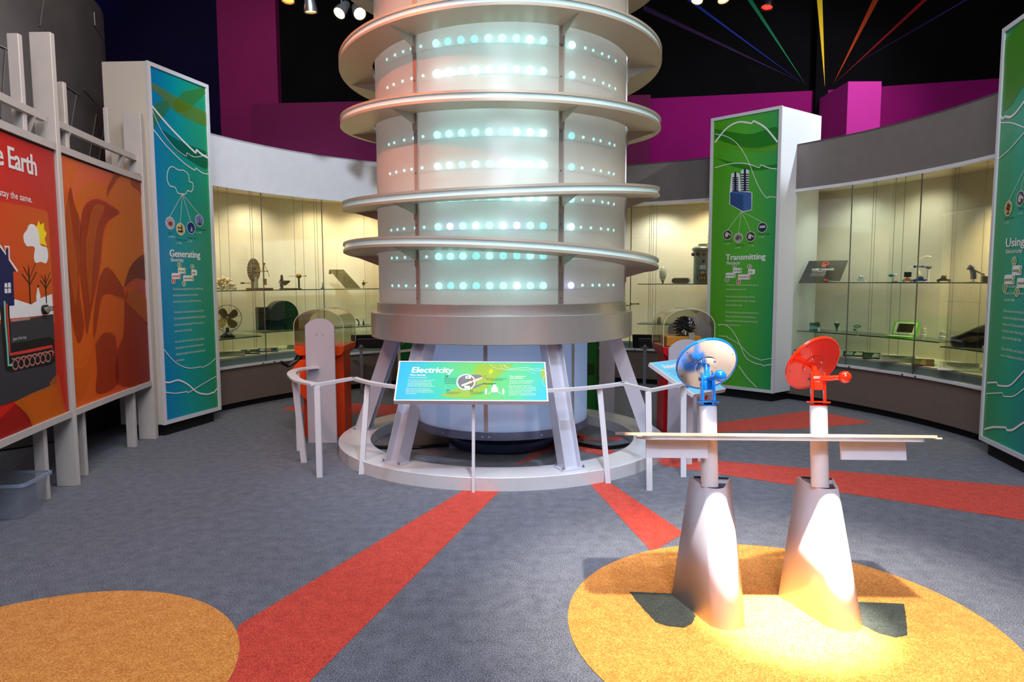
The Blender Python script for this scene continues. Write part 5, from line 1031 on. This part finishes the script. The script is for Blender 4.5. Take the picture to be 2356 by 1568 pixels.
    rp('picture_roof_edge', WHITEINK, .0024, ribs=[([(-10, 556), (0, 568), (11, 584), (9, 567), (18, 567), (19, 596), (38, 624)], .016)])
    rp('picture_window', WHITEINK, .0026, [[(8, 651), (14, 651), (14.5, 661), (8, 661)], [(16, 650), (22, 650), (22.5, 661), (16, 661)], [(8, 663.5), (14, 663.5), (15, 674), (8.5, 674)], [(16, 663), (22.5, 663), (23, 673), (16.5, 674)]])
    tr = lambda x, y, s: [([(x, y), (x-2*s/40, y-s)], .014), ([(x-1, y-s*.55), (x-18*s/75, y-s*.85)], .008), ([(x-1, y-s*.55), (x+13*s/75, y-s*.9)], .008), ([(x-2, y-s*.72), (x-15*s/75, y-s*1.05)], .006), ([(x-2, y-s*.72), (x+11*s/75, y-s*1.15)], .006), ([(x-2, y-s*.7), (x-4*s/75, y-s*1.1)], .006)]
    rp('picture_tree', BLACKINK, .0022, ribs=tr(68, 699, 82)+tr(105, 697, 62))
    rp('picture_snowman', WHITEINK, .0020, [[(82, 692), (81, 682), (83, 670), (84, 661), (86, 661), (88, 668), (91, 680), (91, 688)]]); rp('picture_hat', BLACKINK, .0022, [[(84, 661), (84, 655), (87, 655), (87, 661)]])
    rp('picture_earth', mat('print_dark_grey', (52, 52, 58), .5, noise=.04), .0010, [[(-60, 738), (0, 745), (24, 740), (121, 722), (129, 890), (60, 912), (0, 933), (-60, 952)]])
    rp('picture_earth_dark', mat('print_near_black', (14, 14, 16), .5, noise=.04), .0016, [[(-5, 680), (18, 678), (20, 720), (24, 790), (60, 784), (115, 774), (122, 782), (125, 830), (118, 838), (60, 848), (22, 857), (10, 850), (5, 800)]])
    x1, y1 = on_wall(100, 716); rp('caption_lettering', mat('print_navy_blue', (14, 24, 82)), .0026, texts=[(('Winter', x1, y1, .07), dict(bold=.01, width=.14))]); x1, y1 = on_wall(25, 740); x2, y2 = on_wall(28, 783); rp('caption_lettering', mat('print_light_grey', (206, 212, 214)), .0022, texts=[(('Frost line at three feet', x1, y1, .03), dict(width=.22)), (('pipes of the loop', x2, y2, .03), dict(width=.16))])
    rp('picture_pipe', mat('print_red', (214, 52, 44)), .0022, ribs=[([(13, 698), (17, 760), (21, 815), (60, 808), (118, 796), (120, 818)], .02)])
    rp('picture_pipe', mat('print_mint', (120, 200, 176), .5), .0024, ribs=[([(8, 692), (10, 740), (15, 800), (17, 840), (28, 838)], .02)])
    y0_, z0_ = on_wall(26, 838); y3_, z3_ = on_wall(116, 818); pts = [(y0_+(y3_-y0_)*i/90+.05*math.sin(i*.5), z0_+(z3_-z0_)*i/90+.035*math.cos(i*.5)) for i in range(91)]
    w = WB(off, .0026); w.ribbon(pts, .010); w.build('picture_coil', mat('print_rose_grey', (190, 120, 110), .5, noise=.1), red)
    for pts, mm, lay in (([(-40, 985), (0, 960), (40, 925), (60, 930), (80, 985), (40, 1000), (0, 1012), (-40, 1025)], Bm, .0012), ([(30, 925), (70, 905), (100, 893), (128, 885), (140, 930), (148, 955), (110, 970), (78, 985), (62, 955)], A, .0016), ([(112, 880), (131, 862), (140, 900), (150, 955), (130, 940), (118, 905)], Cm, .0020)):
        w = WB(off, lay); w.px(pts, True); w.build('swirl_print', mm, red)
    m = MB(off); y, z = on_wall(98, 712); m.cyl((ex_x(y, .002), y, z), (ex_x(y, .03), y, z), .032, n=16); kb = m.build('knob', BLACKG, T); m = MB(off); m.cyl((ex_x(y, .03), y, z), (ex_x(y, .038), y, z), .024, n=16); m.build('knob_button', CHROME, kb)
exhibit_wall()
# dark cylinder behind
T = thing('dark_clad_drum', 'huge dark grey metal-clad drum with thin engraved lines behind the orange wall', 'drum', (-5.4, 6.9, 0))
m = MB(); m.lathe([(1.25, .02), (1.25, 4.30), (1.24, 4.32), (.1, 4.32)], 72); dr = m.build('cladding', DARKM, T, 30)
m = MB()
def dl(px):
    P = []
    for u, v in px:
        d = ray(u, v); a = d.x**2+d.y**2; b = -2*(d.x*-5.4+d.y*6.9); c = 5.4**2+6.9**2-1.262**2; D = b*b-4*a*c
        if D < 0: return None
        t = (-b-math.sqrt(D))/2/a; P.append(Vector((d.x*t+5.4, d.y*t-6.9, EYE+d.z*t)))
    return P
for px in ([(100, 0), (92, 60)], [(13, 113), (2, 270)], [(127, 180), (120, 300)], [(127, 181), (155, 200), (182, 218)], [(193, 205), (216, 229)], [(216, 28), (218, 57), (240, 90)], [(257, 52), (252, 83)], [(176, 218), (155, 345)], [(222, 262), (205, 365)], [(240, 288), (227, 375)], [(0, 105), (30, 118), (42, 110)]):
    P = dl(px)
    if P: m.tube(P, .006, 5)
m.build('engraved_lines', mat('line_silver', (150, 146, 142), .35, .6, noise=.05), dr)

# ================================================================ PADDLE BOARDS, KIOSKS
def paddle(label, x, y, w, h, rz=0, z0=0.0, holes=True):
    T = thing('rounded_board', label, 'board', (x, y, z0), rz); m = MB(Matrix.Rotation(PI/2, 4, 'X')); r = w*.62; cy = h-z0-(r-math.sqrt(r*r-(w/2)**2))
    top = [(w/2-w*i/16, h-z0-r+math.sqrt(max(0, r*r-(w/2-w*i/16)**2))) for i in range(17)]
    m.prism([(-w/2, 0), (w/2, 0)]+top, -.012, .012); m.build('panel', WHITE2, T, 40)
    if holes:
        for sx in (-.028, .03): m = MB(); m.cyl((sx, -.0125, h-z0-.15), (sx, -.0135, h-z0-.15), .0045, n=8); m.build('screw', BLACKG, T)
paddle('tall white round-topped board in front of the orange kiosk', -1.775, 6.31, .268, 1.163)
paddle('white round-topped board in front of the red kiosk behind the blue disc', 1.592, 6.2, .335, .968, holes=False)
paddle('wide white round-topped board behind the black turbine wheel', 1.785, 6.86, .43, 1.14, holes=False)
paddle('plain white board edge standing right of the green kiosk', 1.055, 7.55, .17, 1.10, R(-8), holes=False)
def kiosk(label, x, y, sx, enam, panelm, wheel=False):
    T = thing('crank_kiosk', label, 'kiosk', (x, y, 0)); S = Matrix.Diagonal((sx, 1, 1, 1))
    def fx(mb, *a, **k):
        if sx < 0: mb.f = [f[::-1] for f in mb.f]
        return mb.build(*a, **k)
    m = MB(S); m.box(-.18, .215, .06, .34, 0, .82); fx(m, 'column', panelm, T, bevel=.004)
    m = MB(S); m.box(.216, .219, .13, .27, .42, .58); fx(m, 'access_door', panelm, T)
    m = MB(S @ Matrix.Rotation(PI/2, 4, 'X')); m.prism([(-.235, .89), (-.235, .84), (-.20, .80), (.20, .80), (.235, .84), (.235, .89)], -.5, 0); fx(m, 'tray', enam, T, bevel=.003)
    for px in (-.21, .19): m = MB(S); m.cyl((px, -.001, .873), (px, -.006, .873), .006, n=8); fx(m, 'screw', CHROME, T)
    # clear dome
    prof = [(-.235, .89), (-.235, 1.085)]+[(.235*math.cos(R(a)), 1.085+.155*math.sin(R(a))) for a in range(170, 0, -10)]+[(.235, 1.085), (.235, .89)]
    m = MB(S); rg = [[(px*s_, yy, .89+(pz-.89)*s_) for px, pz in prof] for s_, yy in ((1, .0), (1, .5))]; m.loft(rg, cap=False, closed=False)
    n = len(prof); m.add([(px, 0, pz) for px, pz in prof], [tuple(range(n))]); m.add([(px, .5, pz) for px, pz in prof], [tuple(range(n-1, -1, -1))]); dome = fx(m, 'clear_dome', ACRY, T)
    m = MB(S)
    for yy in (0, .5): m.tube([(px, yy, pz) for px, pz in prof], .0035, 5)
    fx(m, 'dome_edge', mat('acrylic_edge', (206, 200, 180), .15, spec=.8, noise=.03), dome)
    # crank console
    m = MB(S @ Matrix.Rotation(PI/2, 4, 'X')); m.prism([(-.18, .76), (-.29, .64), (-.18, .42), (-.05, .30), (-.05, .76)], -.30, .02); fx(m, 'console', enam, T, bevel=.003)
    if not wheel:
        m = MB(S); m.tube([(-.20, .08, .80), (-.235, .06, .735)], .035, 12); m.tube([(-.23, .04, .745), (-.30, .0, .70)], .016, 8); m.tube([(-.30, -.0, .70), (-.345, -.06, .745)], .016, 10); fx(m, 'crank', BLACKG, T)
    else:
        m = MB(Matrix.Translation((-.02, .10, 1.065)) @ Matrix.Rotation(R(16), 4, 'Z') @ Matrix.Rotation(PI/2, 4, 'X')); m.lathe([(.001, -.03), (.04, -.035), (.07, -.03), (.07, .03), (.04, .035), (.001, .03)], 20); wh = m.build('turbine_wheel', BLACKG, T)
        m = MB(); C = Matrix.Translation((-.02, .10, 1.065)) @ Matrix.Rotation(R(16), 4, 'Z') @ Matrix.Rotation(PI/2, 4, 'X')
        for i in range(20):
            a = 2*PI*i/20; Q_ = C @ Matrix.Rotation(a, 4, 'Z'); m.tube([tuple((Q_ @ Vector(p))) for p in ((.03, 0, .04), (.065, .008, .045), (.092, .022, .02), (.095, .025, -.03))], [.006, .010, .011, .008], 6)
        m.build('wheel_vanes', mat('vane_black', (20, 18, 18), .12, coat=1), wh); m = MB(C); m.cyl((0, 0, .03), (0, 0, .055), .014, n=12); m.build('hub_cap', CHROME, wh)
        m = MB(); m.box(-.20, .12, .02, .30, .895, .985); m.build('amber_trough', mat('amber_plastic', (255, 176, 60), .3, noise=.05, trans=.3), T, bevel=.006)
        m = MB(); m.box(.0, .05, .0, .02, .93, 1.02); m.build('nozzle_block', CREAM, T)
    return T
kiosk('orange crank kiosk with clear arched dome at the left of the tower', -1.835, 6.48, 1, ORANGE, ORANGED)
kiosk('red kiosk with a black turbine wheel under a clear dome behind the blue disc', 1.63, 6.28, -1, REDE, REDE, True)
T = thing('green_kiosk', 'dark green kiosk box seen through the tower beams at the back right', 'kiosk', (.84, 7.75, 0))
m = MB(); m.box(-.16, .13, -.14, .14, 0, 1.0); m.build('column', GREENE, T, bevel=.004); m = MB(); m.box(-.2, .16, -.17, .3, 1.0, 1.08); m.build('tray', GREENE, T, bevel=.01)
m = MB(); m.box(-.02, .08, -.143, -.139, .45, .58); m.build('access_door', mat('green_dark', (4, 60, 10), .5), T); m = MB(); m.cyl((.10, -.171, 1.03), (.10, -.18, 1.03), .02, n=14); m.build('button', mat('button_green', (40, 200, 30), .4), T)

# small tilted sign
def ancient_sign():
    TL = Vector((1.12, 5.55, .835)); BL = Vector((1.395, 5.20, .632)); ex = Vector((.786, .618, 0)); ey = (TL-BL); ey = ey-ex*ey.dot(ex)
    T = thing('ancient_sign', 'small tilted pale blue sign reading Ancient beside the guard rail, partly behind the blue disc', 'sign', (1.45, 5.45, 0)); off = Matrix.Translation(-Vector(T.location)); Mw = frame(BL, ex, ey); M = off @ Mw; H_ = ey.length; W_ = .42
    m = MB(M); m.box(0, W_, 0, H_, -.035, -.001); m.build('board', WHITE, T, bevel=.002); m = MB(M); m.poly([(.012, .008), (W_-.008, .008), (W_-.008, H_-.008), (.012, H_-.008)], .001); p = m.build('printed_panel', mat('sign_blue', (116, 196, 222), .4, noise=.03), T, 0)
    mb = MB(M); add_text(mb, 'Ancient Spin', .07, H_-.115, .085, z=.003, bold=.03, width=.27)
    mb.build('title_lettering', WHITEINK, p, 0); mb = MB(M)
    for i, s_ in enumerate(['People have used wheels to', 'capture the power of water', 'for more than two thousand', 'years. Turn the wheel and', 'watch the water push on it.']): add_text(mb, s_, .07, H_-.16-i*.032, .021, z=.003)
    mb.build('body_lettering', mat('print_grey', (104, 110, 122)), p, 0)
    for (x, y) in ((1.45, 5.52), (1.66, 5.66)): m = MB(off); m.box(x-.022, x+.022, y-.02, y+.02, 0, .70); m.build('post', WHITE, T)
ancient_sign()

# ================================================================ REFLECTOR STANDS AND TABLE
def stand(label, dx, dy, colm, facem, nrm, ctr, inner, three, ball, yaw=0, sx=1.0):
    T = thing('reflector_stand', label, 'reflector stand', (.93+dx, 3.02+dy, 0)); off = Matrix.Translation(-Vector(T.location))
    def U(A, B, C, r, z, n=14):
        A, B, C = Vector(A), Vector(B), Vector(C); out = [(A.x, A.y, z)]
        a0 = math.atan2(*(C-A).yx)-PI/2; a1 = math.atan2(*(B-C).yx)-PI/2
        for i in range(n+1): a = a0+(a1-a0)*i/n; out.append((C.x+r*math.cos(a), C.y+r*math.sin(a), z))
        out.append((B.x, B.y, z)); return out
    d = Vector((dx, dy))
    bot = U(Vector((.759, 3.155))+d, Vector((1.082*sx, 3.09))+d, Vector((.935, 2.915))+d, .095, 0); top = U(Vector((.842, 3.19))+d, Vector((1.03*sx, 3.165))+d, Vector((.918, 3.058))+d, .056, .57)
    m = MB(off); m.loft([bot, top], cap=False); c = m.build('cone_base', LILAC, T, 60); so = c.modifiers.new('thick', 'SOLIDIFY'); so.thickness = .004; so.offset = -1
    m = MB(off); m.add([(p[0], p[1], .545) for p in top], [tuple(range(len(top)))]); m.build('inner_plate', inner, T, 0)
    m = MB(off); p0 = Vector(top[0]); p1 = Vector(top[-1]); m.hexa([(p0.x+.02, p0.y-.012, .571), (p1.x-.01, p1.y-.012, .571), (p1.x-.01, p1.y, .571), (p0.x+.02, p0.y, .571)], [(p0.x+.02, p0.y-.012, .574), (p1.x-.01, p1.y-.012, .574), (p1.x-.01, p1.y, .574), (p0.x+.02, p0.y, .574)]); m.build('back_lip', inner, T, 0)
    tp = Vector((.905+dx, 3.125+dy, .922)); ax = Vector((.015+.02*(dx > 0), .2, .98)).normalized(); lo = tp-ax*.365
    m = MB(off); m.cyl(lo, tp, .0385, n=32); m.build('pole', SILVER, T, 40)
    Mx = off @ frame(tp, Vector((1, 0, 0)), Vector((0, -.2, -.98)).cross(Vector((1, 0, 0)))) if False else off @ Matrix.Translation(tp) @ Vector((0, 0, 1)).rotation_difference(ax).to_matrix().to_4x4() @ Matrix.Rotation(R(yaw), 4, 'Z')
    m = MB(Mx); m.lathe([(.039, 0), (.039, .006), (.02, .008)], 28); m.build('collar', colm, T, 40); m = MB(Mx); m.lathe([(.02, .006), (.02, .016)], 16); m.build('bearing', BLACKG, T)
    m = MB(Mx); m.lathe([(.001, .015), (.052, .015), (.052, .022), (.001, .022)], 36); sp = m.build('swivel_plate', colm, T, 30)
    for s_ in (-1, 1): m = MB(Mx); m.box(s_*.027-.005, s_*.027+.005, -.018, .018, .022, .155); m.build('fork_arm', colm, T, bevel=.004); m = MB(Mx); m.cyl((s_*.033, 0, .125), (s_*.044, 0, .125), .009, n=6); m.build('pivot_bolt', CHROME, T)
    m = MB(Mx); m.box(-.021, .021, -.018, .018, .075, .115); m.cyl((-.024, 0, .125), (.024, 0, .125), .019, n=18); m.build('pivot_block', colm, T, bevel=.003)
    piv = Mx @ Vector((0, 0, .125)); N = Vector(nrm).normalized(); ct = off @ Vector(ctr)
    DM = Matrix.Translation(ct) @ Vector((0, 0, 1)).rotation_difference(N).to_matrix().to_4x4()
    m = MB(DM); m.lathe([(.001, -.014), (.138, -.014), (.145, -.010), (.1455, .001), (.143, .004), (.139, .003), (.139, -.004), (.001, -.004)], 64); ds = m.build('disc_rim', colm, T, 30)
    m = MB(DM); m.lathe([(.001, -.003), (.1385, -.003), (.1385, .0005), (.001, .0005)], 64); m.build('disc_face', facem, ds, 30)
    m = MB(DM @ Matrix.Translation((0, -.008, 0))); m.lathe([(.050, .0005), (.052, .004), (.048, .005), (.001, .005)], 36); m.build('hub_plate', facem, ds, 30)
    for i, (a, b) in enumerate([(-.033, .022), (.033, .022), (-.033, -.038), (.033, -.038)][:3 if three else 4]): m = MB(DM); m.ball((a, b, .007), .006, 6); m.build('hub_bolt', CHROME, ds)
    for a in (30, 150, 215, 325): m = MB(DM); m.ball((.128*math.cos(R(a)), .128*math.sin(R(a)), .001), .0025, 5); m.build('rim_screw', BLACKG, ds)
    m = MB(); st = DM @ Vector((0, -.008, .004)); m.tube([st, st+(piv-st)*.4, piv], [.016, .013, .017], 14); m.build('disc_arm', colm, T, 40)
    bl = off @ Vector(ball); m = MB(); m.tube([piv, piv+(bl-piv)*.75, bl], [.014, .011, .008], 12); hn = m.build('handle', colm, T, 40); m = MB(); m.ball(bl, .0275, 14); m.build('handle_ball', colm, hn, 60)
    return T
stand('blue-rimmed mirrored disc reflector on a silver pole in a white cone base', 0, 0, BLUEG, MIRR, (.05, -.88, -.47), tuple(on_y(1626, 838, 3.225)), mat('inner_teal', (8, 44, 66), .3, noise=.1), False, tuple(on_y(1657, 864, 3.03)))
stand('glossy red disc reflector on a silver pole in a white cone base', .505, -.012, REDG, REDG, (.30, -.84, -.45), tuple(on_y(1871, 836, 3.22)), mat('inner_dark_red', (60, 12, 10), .3, noise=.1), True, tuple(on_y(1944, 867, 3.05)), -14, .975)
def solar_table():
    T = thing('clear_table', 'long clear-topped tilted table board around both reflector poles with white side flaps', 'table', (1.178, 3.075, .783)); n = Vector((.012, .215, .976)).normalized(); ex = Vector((1, -.03, -.006)); ex = (ex-n*ex.dot(n)).normalized(); ey = n.cross(ex)
    M = Matrix((ex, ey, n)).transposed().to_4x4()
    def holes(w0, w1, d0, d1, r): return rrect(w0, d0, w1, d1, r)
    m = MB(M); m.prism(rrect(-.68, -.17, .672, .24, .05), .008, .019); m.build('clear_top', mat('table_acrylic', (240, 226, 220), .08, trans=.75, spec=.6), T, 40)

    m = MB(M); e = rrect(-.682, -.172, .674, .242, .05); e.append(e[0]); m.loft([[(x, y, .0075), (x, y, .0195)] for x, y in e], cap=False, closed=False); m.build('glowing_edge', mat('table_edge_painted_glow', (246, 206, 170), .2, coat=.5, noise=.05), T, 0)  # orange edge glow of the clear sheet put into its colour
    m = MB(M); m.prism(rrect(-.585, -.15, .625, .20, .04), -.010, .004); m.build('under_board', WHITE, T, 40)
    for x0, x1 in ((-.575, -.30), (.29, .575)): m = MB(M); m.box(x0, x1, -.06, -.048, -.092, -.012); m.build('side_flap', mat('flap_white', (200, 206, 222), .45, noise=.02), T)
    for x in (-.62, .66): m = MB(M); m.box(x-.012, x+.012, -.171, -.15, .003, .010); m.build('spacer', mat('table_edge_painted_glow', (255, 190, 130)), T)
solar_table()

# ================================================================ STORAGE BIN
def bin_():
    T = thing('plastic_bin', 'clear plastic storage bin on the carpet at the left edge under the exhibit wall', 'bin', (-3.39, 4.35, 0), R(6))
    BM_ = glass_mat('bin_plastic', (196, 204, 214), .10, .25)
    def ringp(s, z, w=.285, d=.165): return [(x, y, z) for x, y in rrect(-w*s, -d*s, w*s, d*s, .04)]
    m = MB(); m.loft([ringp(.84, .004), ringp(.86, .03), ringp(1, .235)], cap=False); m.add(ringp(.84, .004), [tuple(range(20))]); m.build('tub', mat('bin_milky', (160, 166, 178), .25, alpha=.38, noise=.03), T, 50)
    m = MB(); a, b = ringp(1.0, .235), ringp(1.06, .235); c = ringp(1.06, .215); rg = [a, b, c]; m.loft(rg, cap=False); m.build('rim', mat('bin_rim', (150, 160, 184), .2, alpha=.8, spec=.8, noise=.02), T, 50)
bin_()

# ================================================================ TRACK LIGHTS
def track_light(label, u, v, Y, aim, bodym=STEEL, glow=(255, 210, 130), es=14, r=.065, group=None):
    p = on_y(u, v, Y); T = thing('track_light', label, 'spotlight', tuple(p), 0, group); q = Vector((0, 0, -1)).rotation_difference(Vector(aim).normalized()).to_matrix().to_4x4()
    m = MB(q); m.lathe([(.03, .12), (.045, .10), (.055, .03), (r, -.02), (r, -.05), (r-.008, -.05), (r-.010, -.03)], 24); m.build('lamp_head', bodym, T, 40)
    m = MB(q); m.lathe([(.001, -.034), (r-.010, -.034)], 24); m.add([], []); m.build('lens', mat('lens_%d_%d' % (glow[1], es), (255, 240, 210), .3, emis=glow, es=es), T, 0)
    m = MB(); m.tube([(0, 0, .07), (.0, 0, .16), (0, 0, .24)], .008, 6); m.build('yoke', STEEL, T)
track_light('leftmost of the track spotlights, only its glowing rim showing at the top edge', 663, -9, 7.0, (0, -.2, -1), es=3, glow=(255, 130, 50))
track_light('silver track spotlight pointing straight down left of the tower', 714, 16, 7.0, (.05, .1, -1), es=2)
track_light('bright track spotlight aimed left, second from the tower', 786, 24, 7.0, (-.35, -.55, -.75), es=16)
track_light('bright track spotlight nearest the tower at the upper left', 825, 27, 7.0, (.35, -.6, -.6), es=16)
track_light('track spotlight showing at the top edge just right of the tower', 1606, -8, 7.4, (-.3, -.3, -1), es=8)
track_light('track spotlight at the top edge between the blue and green rays', 1663, -9, 7.4, (.1, -.3, -1), es=3, glow=(255, 190, 120))
track_light('dark track spotlight with a red lens at the upper right', 1766, 8, 7.4, (-.2, -.2, -1), BLACKG, (255, 20, 20), 1.2)

# ================================================================ repeats carry one group each
GROUPS = {'track_light': 'track spotlights at the ceiling', 'label_card': 'printed cards on the case decks', 'toy_car': 'toy cars on the right upper shelf', 'energy_bulb': 'white spiral bulbs on the lower shelf',
          'reflector_stand': 'disc reflector stands', 'sign_pylon': 'tall sign pylons between the cases', 'display_case': 'curved display cases', 'rounded_board': 'white round-topped boards at the kiosks',
          'crank_kiosk': 'kiosks with clear domes', 'reading_desk': 'dark reading desks before the cases'}
for o in COL.objects:
    if o.parent is None and o.name.split('.')[0] in GROUPS: o['group'] = GROUPS[o.name.split('.')[0]]
